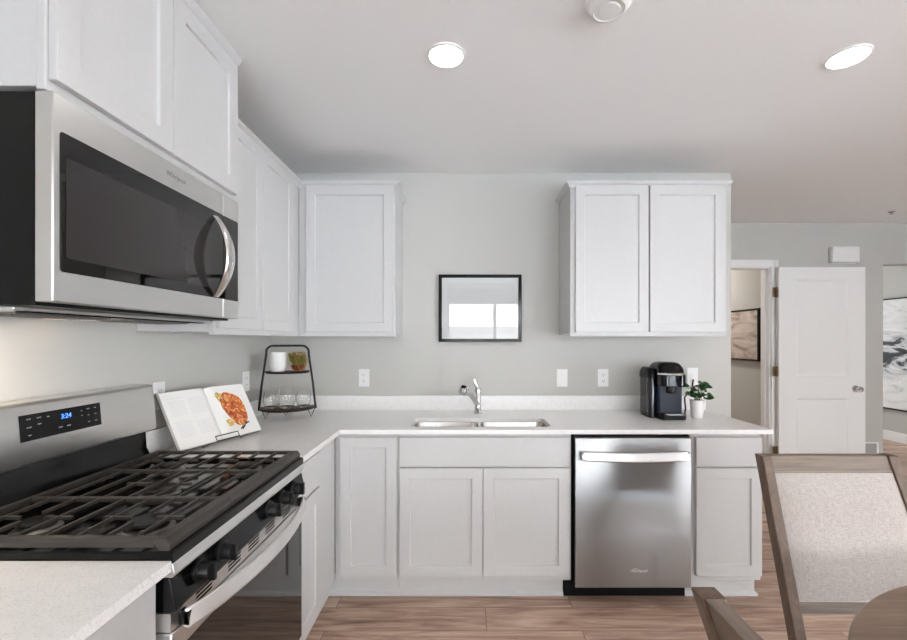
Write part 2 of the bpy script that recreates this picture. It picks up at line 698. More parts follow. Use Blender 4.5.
# hall recess behind the back wall
struct('wall_hall_left', MB().box(1.577, 1.692, BW + T, FW, 0, CEIL), M['wall'])
DX0, DX1, DTOP = 2.10, 2.935, 2.085
OX0, OX1, OTOP = 4.005, 5.1, 2.105
w = MB()
w.box(1.577, DX0, FW, FW + T, 0, CEIL).box(DX0, DX1, FW, FW + T, DTOP, CEIL).box(DX1, OX0, FW, FW + T, 0, CEIL)
w.box(OX0, OX1, FW, FW + T, OTOP, CEIL).box(OX1, RIGHT_X + T, FW, FW + T, 0, CEIL)
struct('wall_far', w, M['wall'])
# right wall with a window
w = MB()
w.box(RIGHT_X, RIGHT_X + T, -3.75, SIDEWIN[0], 0, CEIL).box(RIGHT_X, RIGHT_X + T, SIDEWIN[1], FW, 0, CEIL)
w.box(RIGHT_X, RIGHT_X + T, SIDEWIN[0], SIDEWIN[1], 0, SIDEWIN[2]).box(RIGHT_X, RIGHT_X + T, SIDEWIN[0], SIDEWIN[1], SIDEWIN[3], CEIL)
struct('wall_right', w, M['wall'])
# rear wall (behind the camera) with a patio door and a window
w = MB()
ry0, ry1 = REAR_Y - T, REAR_Y
w.box(LW, PATIO[0], ry0, ry1, 0, CEIL).box(PATIO[1], REARWIN[0], ry0, ry1, 0, CEIL).box(REARWIN[1], RIGHT_X, ry0, ry1, 0, CEIL)
w.box(PATIO[0], PATIO[1], ry0, ry1, PATIO[3], CEIL).box(PATIO[0], PATIO[1], ry0, ry1, 0, PATIO[2])
w.box(REARWIN[0], REARWIN[1], ry0, ry1, REARWIN[3], CEIL).box(REARWIN[0], REARWIN[1], ry0, ry1, 0, REARWIN[2])
struct('wall_rear', w, M['wall'])


def window(name, x0, x1, z0, z1, y, mulls, axis='x'):
    """frame with mullions, glass pane; in the plane y (axis x) or x (axis y)"""
    f, g = MB(), MB()
    def bx(m, a0, a1, c0, c1, d0, d1):
        if axis == 'x':
            m.box(a0, a1, y + d0, y + d1, c0, c1)
        else:
            m.box(y + d0, y + d1, a0, a1, c0, c1)
    e = 0.045
    bx(f, x0, x1, z0, z0 + e, -0.04, 0.04)
    bx(f, x0, x1, z1 - e, z1, -0.04, 0.04)
    bx(f, x0, x0 + e, z0 + e, z1 - e, -0.04, 0.04)
    bx(f, x1 - e, x1, z0 + e, z1 - e, -0.04, 0.04)
    for m_ in mulls:
        bx(f, m_ - 0.035, m_ + 0.035, z0 + e, z1 - e, -0.04, 0.04)
    bx(g, x0 + e, x1 - e, z0 + e, z1 - e, -0.004, 0.004)
    o = struct(name, f, M['trim'])
    obj('window_pane', g, M['pane'], o)
    return o


window('window_1', PATIO[0], PATIO[1], PATIO[2], PATIO[3], REAR_Y - 0.06, [0.67])
window('window_2', REARWIN[0], REARWIN[1], REARWIN[2], REARWIN[3], REAR_Y - 0.06, [3.3])
window('window_3', SIDEWIN[0], SIDEWIN[1], SIDEWIN[2], SIDEWIN[3], RIGHT_X + 0.06, [-1.0], 'y')
struct('ground', MB().box(-30, 30, -40, -3.8, -0.3, -0.2), M['patio'])
struct('wall_backdrop', MB().box(-20, 25, -15.1, -15.0, -0.2, 2.03), M['backdrop'])  # unseen stand-in for far roofs; greys the lower reflection in the picture glass

# closet behind the open door
struct('wall_closet_right', MB().box(2.975, 3.09, FW + T, 6.0, 0, CEIL), M['wall'])
struct('wall_closet_back', MB().box(1.6, 2.975, 6.0, 6.1, 0, CEIL), M['wall'])
struct('wall_closet_left', MB().box(1.6, 1.722, FW + T, 6.0, 0, CEIL), M['wall'])
# living room beyond the cased opening
struct('wall_living_right', MB().box(5.87, 5.98, FW + T, LIV_Y, 0, CEIL), M['wall'])
struct('wall_living_left', MB().box(3.09, 3.2, 6.0, LIV_Y, 0, CEIL), M['wall'])
w = MB()
w.box(3.09, LIVWIN[0], LIV_Y, LIV_Y + T, 0, CEIL).box(LIVWIN[1], 5.98, LIV_Y, LIV_Y + T, 0, CEIL)
w.box(LIVWIN[0], LIVWIN[1], LIV_Y, LIV_Y + T, 0, LIVWIN[2]).box(LIVWIN[0], LIVWIN[1], LIV_Y, LIV_Y + T, LIVWIN[3], CEIL)
struct('wall_living_far', w, M['wall'])
window('window_4', LIVWIN[0], LIVWIN[1], LIVWIN[2], LIVWIN[3], LIV_Y + 0.06, [4.6])
struct('wall_living_front', MB().box(RIGHT_X + T, 5.98, FW, FW + T, 0, CEIL), M['wall'])

# baseboards
BBP = [(0, 0), (0.014, 0), (0.014, 0.10), (0.010, 0.125), (0, 0.13)]
struct('baseboard_far', MB().sweep_xy([(3.0, FW), (OX0, FW), (OX0, FW + T)], BBP), M['trim'])
struct('baseboard_living', MB().sweep_xy([(5.87, LIV_Y), (5.87, FW + T)], BBP), M['trim'])
struct('baseboard_closet', MB().sweep_xy([(1.722, 6.0), (2.975, 6.0), (2.975, FW + T + 0.02)], BBP), M['trim'])
struct('baseboard_right', MB().sweep_xy([(RIGHT_X, FW), (RIGHT_X, -3.6)], BBP), M['trim'])
struct('baseboard_left', MB().sweep_xy([(LW, -3.6), (LW, 0.1)], BBP), M['trim'])

# door casing and jamb
c = MB()
cw = 0.06
c.box(DX0 - cw, DX0 + 0.006, FW - 0.016, FW, 0, DTOP + cw).box(DX1 - 0.006, DX1 + cw, FW - 0.016, FW, 0, DTOP + cw)
c.box(DX0 + 0.006, DX1 - 0.006, FW - 0.016, FW, DTOP - 0.006, DTOP + cw)
c.box(DX1 - 0.018, DX1, FW, FW + T + 0.004, 0, DTOP).box(DX0, DX0 + 0.018, FW, FW + T + 0.004, 0, DTOP)
c.box(DX0 + 0.018, DX1 - 0.018, FW, FW + T + 0.004, DTOP - 0.018, DTOP)
c.box(DX1 - 0.03, DX1 - 0.018, FW + 0.045, FW + 0.08, 0, DTOP - 0.018)
struct('trim_1', c, M['trim'], 0.002)

# open door leaf, swung flat in front of the wall
LX0, LX1, LY, LZ0, LZ1 = 2.957, 3.768, 4.045, 0.012, 2.065
d = MB()
dy = LY
n = Vector((0, -1, 0))


def leaf(x0, x1, y, z0, z1, t, panels):
    m = MB()
    # front face grid with recessed moulded panels
    xs = [x0, panels[0][0], panels[0][1], x1]
    zs = [z0] + [v for p in panels for v in (p[2], p[3])] + [z1]
    zs = sorted(zs)
    g = {}
    def V(x, yy, z):
        k = (round(x, 5), round(yy, 5), round(z, 5))
        if k not in g:
            g[k] = m.bm.verts.new((x, yy, z))
        return g[k]
    for i in range(3):
        for j in range(len(zs) - 1):
            a0, a1, b0, b1 = xs[i], xs[i + 1], zs[j], zs[j + 1]
            hole = i == 1 and any(abs(b0 - p[2]) < 1e-6 for p in panels)
            if not hole:
                m.bm.faces.new([V(a0, y, b0), V(a1, y, b0), V(a1, y, b1), V(a0, y, b1)])
            else:
                prev = (a0, a1, b0, b1, y)
                for ins, dp in ((0.014, 0.011), (0.020, 0.011), (0.036, 0.004)):
                    cur = (a0 + ins, a1 - ins, b0 + ins, b1 - ins, y + dp)
                    P = [(prev[0], prev[2]), (prev[1], prev[2]), (prev[1], prev[3]), (prev[0], prev[3])]
                    C = [(cur[0], cur[2]), (cur[1], cur[2]), (cur[1], cur[3]), (cur[0], cur[3])]
                    for k in range(4):
                        k2 = (k + 1) % 4
                        m.bm.faces.new([V(P[k][0], prev[4], P[k][1]), V(P[k2][0], prev[4], P[k2][1]), V(C[k2][0], cur[4], C[k2][1]), V(C[k][0], cur[4], C[k][1])])
                    prev = cur
                m.bm.faces.new([V(prev[0], prev[4], prev[2]), V(prev[1], prev[4], prev[2]), V(prev[1], prev[4], prev[3]), V(prev[0], prev[4], prev[3])])
    # back and sides
    m.bm.faces.new([V(x0, y + t, z1), V(x1, y + t, z1), V(x1, y + t, z0), V(x0, y + t, z0)])
    m.mesh([(x0, y, z0), (x0, y + t, z0), (x0, y + t, z1), (x0, y, z1)], [(0, 1, 2, 3)])
    m.mesh([(x1, y, z0), (x1, y + t, z0), (x1, y + t, z1), (x1, y, z1)], [(3, 2, 1, 0)])
    m.mesh([(x0, y, z1), (x0, y + t, z1), (x1, y + t, z1), (x1, y, z1)], [(0, 1, 2, 3)])
    m.mesh([(x0, y, z0), (x0, y + t, z0), (x1, y + t, z0), (x1, y, z0)], [(3, 2, 1, 0)])
    bmesh.ops.remove_doubles(m.bm, verts=m.bm.verts, dist=1e-5)
    return m


door = struct('door_1', leaf(LX0, LX1, LY, LZ0, LZ1, 0.035, [(LX0 + 0.165, LX1 - 0.165, 0.24, 0.83), (LX0 + 0.165, LX1 - 0.165, 1.045, 1.95)]), M['door'])
k = MB()
kx, kz = 3.672, 0.922
k.lathe([(0.032, 0), (0.032, -0.006), (0.012, -0.010), (0.011, -0.03), (0.024, -0.036), (0.029, -0.05), (0.024, -0.062), (0.008, -0.066)], (kx, LY, kz), 20, 1)
obj('door_knob', k, M['chrome'], door)
for hz in (1.83, 1.085, 0.33):
    h = MB()
    h.box(DX1 - 0.02, LX0 + 0.002, LY + 0.02, LY + 0.024, hz - 0.045, hz + 0.045)
    h.lathe([(0.008, -0.048), (0.008, 0.048)], (LX0 - 0.008, LY + 0.014, hz), 10)
    obj('hinge', h, M['bronze'], door)

# ------------------------------------------------------------------ cabinets
def face_frame_x(m, x0, x1, z0, z1, y, t=0.02):
    m.box(x0, x1, y, y + t, z0, z1)


CROWN = [(0, 0), (0.006, 0.004), (0.010, 0.016), (0.022, 0.024), (0.025, 0.03), (0.025, 0.038), (0, 0.038)]


def crown(path, z, parent, prof=CROWN):
    m = MB().sweep_xy(path, [(o, z + dz) for o, dz in prof])
    return obj('crown_moulding', m, M['cab'], parent)


UZ0, UZ1 = 1.402, 2.305
UD = 2.555          # door face of the back-wall uppers
UX = -0.967         # door face of the left-wall uppers
BEV = 0.0018

# raised cabinet above the microwave
r = thing('upper_cabinet', 'raised two-door white wall cabinet directly above the microwave', 'cabinet', (LW, 1.315, 1.93))
MWY0, MWY1 = 0.927, 1.693
m = MB()
m.box(LW + 0.002, -0.923, MWY0 + 0.004, MWY1 - 0.002, 1.930, 2.455)
m.box(-0.923, -0.903, MWY0 + 0.002, MWY1, 1.922, 2.455)
obj('carcass', m, M['cab'], r, BEV)
mid = (MWY0 + MWY1) / 2
for a, b in ((MWY0 + 0.008, mid - 0.0015), (mid + 0.0015, MWY1 - 0.01)):
    obj('door', MB().shaker((-0.882, a, 1.945), (0, 1, 0), (1, 0, 0), b - a, 2.445 - 1.945, 0.057, 0.02), M['cab'], r, BEV)
crown([(LW + 0.01, MWY0), (-0.895, MWY0), (-0.895, MWY1), (LW + 0.01, MWY1)], 2.452, r, [(0, 0), (0.006, 0.006), (0.014, 0.028), (0.016, 0.041), (0, 0.041)])

# left-wall uppers
r = thing('upper_cabinet', 'two-door white wall cabinet on left wall between microwave and corner', 'cabinet', (LW, 2.1, UZ0))
m = MB()
m.box(LW + 0.002, UX - 0.04, MWY1 + 0.004, BW - 0.002, UZ0 + 0.012, UZ1)
m.box(UX - 0.04, UX - 0.02, MWY1 + 0.004, UD + 0.018, UZ0, UZ1)
obj('carcass', m, M['cab'], r, BEV)
for a, b in ((1.712, 2.073), (2.077, 2.44)):
    obj('door', MB().shaker((UX, a, UZ0 + 0.026), (0, 1, 0), (1, 0, 0), b - a, UZ1 - UZ0 - 0.034, 0.05), M['cab'], r, BEV)
crown([(UX - 0.02, MWY1 + 0.004), (UX - 0.02, UD - 0.006)], UZ1 - 0.018, r)

# corner cabinet on the back wall
r = thing('upper_cabinet', 'single-door white wall cabinet in the corner of the back wall', 'cabinet', (-0.69, BW, UZ0))
m = MB()
m.box(UX - 0.0185, -0.411, UD + 0.04, BW - 0.002, UZ0 + 0.012, UZ1)
m.box(UX - 0.0185, -0.409, UD + 0.02, UD + 0.04, UZ0, UZ1)
obj('carcass', m, M['cab'], r, BEV)
obj('door', MB().shaker((-0.939, UD, UZ0 + 0.026), (1, 0, 0), (0, -1, 0), 0.517, UZ1 - UZ0 - 0.034), M['cab'], r, BEV)
crown([(UX - 0.0185, UD + 0.02), (-0.409, UD + 0.02), (-0.409, BW - 0.003)], UZ1 - 0.018, r)

# right cabinet on the back wall
r = thing('upper_cabinet', 'two-door white wall cabinet hanging above the coffee maker', 'cabinet', (1.095, BW, UZ0))
m = MB()
m.box(0.636, 1.565, UD + 0.04, BW - 0.002, UZ0 + 0.012, UZ1)
m.box(0.634, 1.567, UD + 0.02, UD + 0.04, UZ0, UZ1)
obj('carcass', m, M['cab'], r, BEV)
for a, b in ((0.662, 1.0945), (1.1035, 1.546)):
    obj('door', MB().shaker((a, UD, UZ0 + 0.026), (1, 0, 0), (0, -1, 0), b - a, UZ1 - UZ0 - 0.034), M['cab'], r, BEV)
crown([(0.634, BW - 0.003), (0.634, UD + 0.02), (1.567, UD + 0.02), (1.567, BW - 0.003)], UZ1 - 0.018, r)

# base cabinets ---------------------------------------------------------------
CT0, CT1 = 0.89, 0.914      # countertop underside / top
BD = 2.256                  # door face, back run
BXF = -0.661                # door face, left run
DZ0, DZ1 = 0.142, 0.870
SPLIT0, SPLIT1 = 0.708, 0.718
TK = 0.112


def toe_x(x0, x1, parent, ret_right=False):
    prof = [(0, 0.0), (0.018, 0.0), (0.018, 0.012), (0.006, 0.024), (0.006, TK), (0, TK)]
    path = [(x0, 2.34), (x1, 2.34)]
    if ret_right:
        path = [(x0, 2.34), (x1, 2.34), (x1, BW - 0.004)]
    obj('toe_kick', MB().sweep_xy(path, prof), M['cab'], parent)


def drawer_flat(o, u, n, w, h, t=0.02):
    o, u, n = Vector(o), Vector(u), Vector(n)
    z = Vector((0, 0, 1))
    m = MB()
    ring = [(0, 0), (w, 0), (w, h), (0, h)]
    m.rings([[tuple(o + u * a + z * b - n * t) for a, b in ring], [tuple(o + u * a + z * b) for a, b in ring]])
    return m


def base_back(label, x0, x1, doors, drawers, toe_ret=False, toe_from=None, open_top=False, toe_to=None):
    r = thing('base_cabinet', label, 'cabinet', ((x0 + x1) / 2, 2.57, 0))
    m = MB()
    fy = BD + 0.02
    if open_top:
        m.box(x0, x0 + 0.018, fy + 0.02, BW - 0.004, TK, CT0 - 0.002)
        m.box(x1 - 0.018, x1, fy + 0.02, BW - 0.004, TK, CT0 - 0.002)
        m.box(x0 + 0.018, x1 - 0.018, fy + 0.02, BW - 0.004, TK, TK + 0.018)
        m.box(x0 + 0.018, x1 - 0.018, BW - 0.012, BW - 0.004, TK + 0.018, 0.6)
    else:
        m.box(x0, x1, fy + 0.02, BW - 0.004, TK, CT0 - 0.002)
    m.box(x0, x1, fy, fy + 0.02, TK, CT0 - 0.002)
    obj('carcass', m, M['cab'], r, BEV)
    for a, b, z0, z1 in drawers:
        obj('drawer', drawer_flat((a, BD, z0), (1, 0, 0), (0, -1, 0), b - a, z1 - z0), M['cab'], r, BEV)
    for a, b, z0, z1 in doors:
        obj('door', MB().shaker((a, BD, z0), (1, 0, 0), (0, -1, 0), b - a, z1 - z0), M['cab'], r, BEV)
    toe_x(toe_from if toe_from is not None else x0, toe_to or x1, r, toe_ret)
    return r


base_back('narrow full-height single-door white base cabinet at the inside corner', -0.6795, -0.3495,
          [(-0.650, -0.3535, DZ0, DZ1)], [], toe_from=-0.742)
base_back('wide white base cabinet under the sink with two doors', -0.3485, 0.5645,
          [(-0.338, 0.0965, DZ0, SPLIT0), (0.1005, 0.551, DZ0, SPLIT0)], [(-0.338, 0.551, SPLIT1, DZ1)], open_top=True, toe_to=0.535)
base_back('white one-drawer one-door base cabinet right of the dishwasher', 1.192, 1.566,
          [(1.218, 1.561, DZ0, SPLIT0)], [(1.218, 1.561, SPLIT1, DZ1)], True)


def base_left(label, y0, y1, fronts, y_end, top=CT0 - 0.002):
    r = thing('base_cabinet', label, 'cabinet', (LW, (y0 + y1) / 2, 0))
    m = MB()
    fx = BXF - 0.02
    m.box(LW + 0.004, fx - 0.02, y0, y1, TK, top)
    m.box(fx - 0.02, fx, y0, y_end, TK, top)
    obj('carcass', m, M['cab'], r, BEV)
    for kind, a, b, z0, z1 in fronts:
        if kind == 'drawer':
            obj('drawer', drawer_flat((BXF, a, z0), (0, 1, 0), (1, 0, 0), b - a, z1 - z0), M['cab'], r, BEV)
        else:
            obj('door', MB().shaker((BXF, a, z0), (0, 1, 0), (1, 0, 0), b - a, z1 - z0), M['cab'], r, BEV)
    prof = [(0, 0.0), (0.018, 0.0), (0.018, 0.012), (0.006, 0.024), (0.006, TK), (0, TK)]
    obj('toe_kick', MB().sweep_xy([(-0.748, y0), (-0.748, y_end + 0.046 if y_end > 2 else y_end)], prof), M['cab'], r)
    return r


RY0, RY1 = 0.937, 1.697      # the range
base_left('white base cabinet between the range and the corner, drawer over door', RY1 + 0.004, 2.28,
          [('drawer', 1.712, 1.985, SPLIT1, DZ1), ('door', 1.712, 1.985, DZ0, SPLIT0)], 2.272)
base_left('white base cabinet on the camera side of the range, under counter end', 0.17, RY0 - 0.006,
          [('drawer', 0.19, 0.925, SPLIT1, DZ1 - 0.012), ('door', 0.19, 0.555, DZ0, SPLIT0), ('door', 0.559, 0.925, DZ0, SPLIT0)], RY0 - 0.006, CT0 - 0.014)

# countertops ---------------------------------------------------------------
SX0, SX1, SY0, SY1 = -0.288, 0.472, 2.312, 2.578
cz = MB()
outer = [(LW + 0.002, RY1 + 0.003), (-0.642, RY1 + 0.003), (-0.642, 2.237), (1.607, 2.237), (1.607, BW - 0.002), (LW + 0.002, BW - 0.002)]
cz.holes(outer, [rrect(SX0, SX1, SY0, SY1, 0.045)], CT0, CT1)
ct = tag(thing('countertop', '', '', (0.3, 2.56, CT0)), 'L-shaped white quartz countertop holding the sink and coffee maker', 'countertop')
obj('slab', cz, M['quartz'], ct, 0.002)
bs = MB()
bs.box(LW + 0.021, 1.607, BW - 0.021, BW - 0.001, CT1, 1.010)
obj('backsplash', bs, M['quartz'], ct, 0.0015)
bs = MB()
bs.box(LW + 0.001, LW + 0.021, RY1 + 0.003, BW - 0.001, CT1, 1.010)
obj('backsplash', bs, M['quartz'], ct, 0.0015)
ct2 = tag(thing('countertop', '', '', (-0.97, 0.55, CT0)), 'short white quartz countertop on the camera side of the range', 'countertop')
obj('slab', MB().box(LW + 0.002, -0.633, 0.15, RY0 - 0.003, CT0 - 0.012, CT1 - 0.012), M['quartz'], ct2, 0.002)
obj('backsplash', MB().box(LW + 0.001, LW + 0.021, 0.15, RY0 - 0.003, CT1 - 0.012, 1.0), M['quartz'], ct2, 0.0015)

# sink ---------------------------------------------------------------
sk = thing('kitchen_sink', 'undermount stainless steel double-bowl kitchen sink below the faucet', 'sink', (0.09, 2.445, 0.70))
fl = MB()
b1 = (SX0 + 0.004, 0.083, SY0 + 0.004, SY1 - 0.004)
b2 = (0.097, SX1 - 0.004, SY0 + 0.004, SY1 - 0.004)
fl.holes(rrect(SX0 - 0.013, SX1 + 0.013, SY0 - 0.013, SY1 + 0.013, 0.05), [rrect(*b1, 0.04), rrect(*b2, 0.04)], 0.8865, 0.8895)
obj('flange', fl, M['steel_sink'], sk)
for b in (b1, b2):
    bo = MB()
    rings = []
    for ins, z in ((0, 0.8885), (0.012, 0.83), (0.030, 0.745), (0.046, 0.722), (0.07, 0.715)):
        rings.append([(x, y, z) for x, y in rrect(b[0] + ins, b[1] - ins, b[2] + ins, b[3] - ins, 0.04)])
    bo.rings(rings, True, False, True)
    bowl = obj('bowl', bo, M['steel_sink'], sk)
    dr = MB()
    dr.lathe([(0.042, 0.0), (0.042, 0.003), (0.034, 0.004), (0.030, 0.001), (0.004, 0.001)], ((b[0] + b[1]) / 2, (b[2] + b[3]) / 2, 0.7155), 20)
    obj('drain', dr, M['darkchrome'], bowl)

# faucet
fx, fy = 0.088, 2.725
fa = thing('faucet', 'chrome single-lever kitchen faucet standing behind the sink', 'faucet', (fx, fy, CT1))
b = MB()
b.lathe([(0.028, 0.0), (0.028, 0.006), (0.022, 0.010), (0.020, 0.05), (0.020, 0.13), (0.022, 0.145), (0.017, 0.16), (0.006, 0.165)], (fx, fy, CT1 + 0.0008), 20)
obj('body', b, M['chrome'], fa)
s = MB()
p0 = Vector((fx - 0.003, fy - 0.012, 0.975))
p1 = Vector((0.002, 2.60, 1.078))
pts = [p0.lerp(p1, i / 8) + Vector((0, 0, 0.012 * math.sin(PI * i / 8))) for i in range(9)]
s.tube(pts, [0.018, 0.0175, 0.017, 0.0165, 0.016, 0.0165, 0.018, 0.020, 0.020], 14)
spout = obj('spout', s, M['chrome'], fa)
hd = MB()
dirn = (p1 - p0).normalized()
q = p1 + dirn * 0.002
hd.tube([q, q + Vector((-0.004, -0.014, 0.004)), q + Vector((-0.006, -0.028, -0.004)), q + Vector((-0.007, -0.036, -0.02))], [0.018, 0.027, 0.029, 0.026], 16)
obj('spray_head', hd, M['chrome'], spout)
lv = MB()
lv.tube([(fx, fy, 1.066), (fx - 0.006, fy - 0.004, 1.085), (fx - 0.022, fy - 0.01, 1.12), (fx - 0.028, fy - 0.012, 1.135)], [0.014, 0.012, 0.010, 0.009], 10)
obj('lever', lv, M['chrome'], fa)

# ------------------------------------------------------------------ dishwasher
dx0, dx1 = 0.579, 1.184
dw = thing('dishwasher', 'stainless steel dishwasher with curved bar handle under the counter', 'dishwasher', (0.88, 2.56, 0))
m = MB()
m.box(0.568, 1.190, BD + 0.035, BW - 0.02, 0.10, CT0 - 0.004)
obj('tub_housing', m, M['toeblack'], dw)
m = MB()
prof = [(BD + 0.03, 0.088), (BD - 0.010, 0.088), (BD - 0.012, 0.1), (BD - 0.012, 0.862), (BD - 0.008, 0.870), (BD, 0.872), (BD + 0.03, 0.872)]
m.prism(prof, 0, dx0, dx1)
dwd = obj('door', m, M['steel_x'], dw, 0.003)
m = MB()
N = 18
ring = []
for i in range(N + 1):
    u = i / N
    x = dx0 + 0.026 + (dx1 - dx0 - 0.052) * u
    bow = 0.042 + 0.016 * math.sin(PI * u)
    if u < 0.02 or u > 0.98:
        bow = 0.036
    zc = 0.780 + 0.004 * (2 * u - 1) ** 2
    y = BD - 0.012 - bow
    ring.append([(x, y + 0.001, zc - 0.024), (x, y - 0.003, zc - 0.018), (x, y + 0.006, zc + 0.020), (x, y + 0.012, zc + 0.024), (x, y + 0.014, zc - 0.020)])
m.rings(ring)
obj('handle', m, M['barhandle'], dwd, 0.002)
for x in (dx0 + 0.028, dx1 - 0.044):
    obj('handle_mount', MB().box(x, x + 0.016, BD - 0.046, BD - 0.011, 0.762, 0.802), M['darkchrome'], dwd)
m = MB()
m.box(0.538, 1.191, 2.325, 2.345, 0.0, 0.085)
obj('toe_panel', m, M['toeblack'], dw)
lx, lz = 0.905, 0.178
text('logo_lettering', 'Whirlpool', 0.021, M['plastic'], dwd, (lx + 0.006, BD - 0.0125, lz), (PI / 2, 0, 0))
m = MB()
m.tube([(lx - 0.012 + 0.016 * math.cos(a), BD - 0.0128, lz + 0.004 + 0.009 * math.sin(a)) for a in [i * 2 * PI / 24 for i in range(19)]], 0.0008, 6)
obj('logo_ring', m, M['plastic'], dwd)

# ------------------------------------------------------------------ microwave
mw = thing('microwave', 'stainless over-the-range microwave with black glass door on left wall', 'microwave', (LW, 1.31, 1.463))
MX = -0.885
MZ0, MZ1 = 1.463, 1.918
m = MB()
m.box(LW + 0.003, MX - 0.040, MWY0 + 0.003, MWY1 - 0.003, 1.455, MZ1)
obj('housing', m, M['mwblack'], mw, 0.002)
m = MB()
m.box(MX - 0.039, MX, MWY0, 1.583, MZ0, MZ1)
mdoor = obj('door', m, M['steel_y'], mw, 0.003)
m = MB()
m.box(MX - 0.035, MX, 1.5845, MWY1, MZ0, MZ1)
mpan = obj('control_section', m, M['steel_y'], mw, 0.003)
GZ0, GZ1 = 1.530, 1.838


def rr_plate_x(x0, x1, y0, y1, z0, z1, r):
    m = MB()
    lp = rrect(y0, y1, z0, z1, r)
    m.prism(lp, 0, x0, x1)
    return m


obj('door_glass', rr_plate_x(MX - 0.002, MX + 0.0012, MWY0 + 0.016, 1.5825, GZ0, GZ1, 0.008), M['blackglass'], mdoor)
obj('viewing_window', rr_plate_x(MX + 0.0010, MX + 0.0018, 0.957, 1.505, 1.562, 1.785, 0.006), M['mwwindow'], mdoor)
obj('touch_panel', rr_plate_x(MX - 0.002, MX + 0.0012, 1.585, MWY1 - 0.008, GZ0, GZ1, 0.004), M['blackglass'], mpan)
m = MB()
N = 20
ring = []
for i in range(N + 1):
    u = i / N
    z = 1.532 + (1.818 - 1.532) * u
    x = MX + 0.004 + 0.054 * math.sin(PI * u) ** 0.8
    yc = 1.527
    hw = 0.013 + 0.014 * math.sin(PI * u)
    ring.append([(x + 0.007, yc + hw * math.cos(a) * 1.0, z) if False else (x + 0.009 * math.sin(a), yc + hw * math.cos(a), z) for a in [2 * PI * k / 12 for k in range(12)]])
m.rings(ring)
obj('handle', m, M['handle'], mdoor)
text('logo_lettering', 'Whirlpool', 0.021, M['icon'], mdoor, (MX + 0.0006, 1.325, 1.879), (PI / 2, 0, PI / 2))
# underside
m = MB()
m.box(LW + 0.01, MX - 0.10, MWY0 + 0.015, MWY1 - 0.015, 1.446, 1.4549)
und = obj('underside_panel', m, M['steel_y'], mw, 0.002)
for a, b in ((1.00, 1.27), (1.36, 1.63)):
    g = MB()
    g.box(-1.16, -1.04, a, b, 1.441, 1.4465)
    for i in range(9):
        x = -1.154 + i * 0.0130
        g.box(x, x + 0.004, a + 0.006, b - 0.006, 1.4385, 1.4415)
    obj('grease_filter', g, M['aluminium'], und)
g = MB()
g.box(-1.02, -0.995, 0.98, 1.65, 1.443, 1.4465)
obj('vent_slot', g, M['toeblack'], und)
g = MB()
g.box(-1.25, -1.19, 1.28, 1.36, 1.443, 1.4465)
obj('lamp_lens', g, M['lamp_lens'], und)
hl = bpy.data.lights.new('cooktop_lamp', 'AREA')
hl.shape = 'RECTANGLE'
hl.size = 0.06
hl.size_y = 0.10
hl.energy = 1.1
hl.color = (1.0, 0.86, 0.70)
hlo = bpy.data.objects.new('cooktop_lamp', hl)
COL.objects.link(hlo)
hlo.location = (-1.14, 1.05, 1.438)

# ------------------------------------------------------------------ range
rg = thing('gas_range', 'stainless freestanding gas range with black grates on the left wall', 'range', (LW, 1.317, 0))
RXF = -0.637
m = MB()
m.box(LW + 0.03, RXF - 0.05, RY0, RY1, 0.02, 0.895)
m.box(LW + 0.05, LW + 0.09, RY0 + 0.05, RY1 - 0.05, 0.0, 0.02)
m.box(RXF - 0.12, RXF - 0.08, RY0 + 0.05, RY1 - 0.05, 0.0, 0.02)
obj('body', m, M['black'], rg)
# cooktop tray with raised rim
m = MB()
lo = [(LW + 0.03, RY0 - 0.001), (RXF + 0.004, RY0 - 0.001), (RXF + 0.004, RY1 + 0.001), (LW + 0.03, RY1 + 0.001)]
def ring4(ins, z):
    x0, x1, y0, y1 = LW + 0.03 + ins, RXF + 0.004 - ins, RY0 - 0.001 + ins, RY1 + 0.001 - ins
    return [(x0, y0, z), (x1, y0, z), (x1, y1, z), (x0, y1, z)]
m.rings([ring4(0.0, 0.894), ring4(0, 0.915), ring4(0.004, 0.919), ring4(0.02, 0.919), ring4(0.032, 0.908)])
ctop = obj('cooktop', m, M['blackgloss'], rg)
# burners
BUR = [(-0.79, 1.075, 0.048), (-1.065, 1.075, 0.038), (-0.79, 1.56, 0.042), (-1.065, 1.56, 0.036), (-0.93, 1.317, 0.044)]
for bx_, by_, br_ in BUR:
    m = MB()
    m.lathe([(br_ + 0.012, 0.0), (br_ + 0.012, 0.004), (br_, 0.008), (br_, 0.016)], (bx_, by_, 0.908), 24)
    bo = obj('burner', m, M['aluminium'], rg)
    m = MB()
    m.lathe([(br_ - 0.004, 0.016), (br_ - 0.002, 0.02), (br_ - 0.006, 0.025), (0.004, 0.026)], (bx_, by_, 0.908), 24)
    obj('burner_cap', m, M['black'], bo)
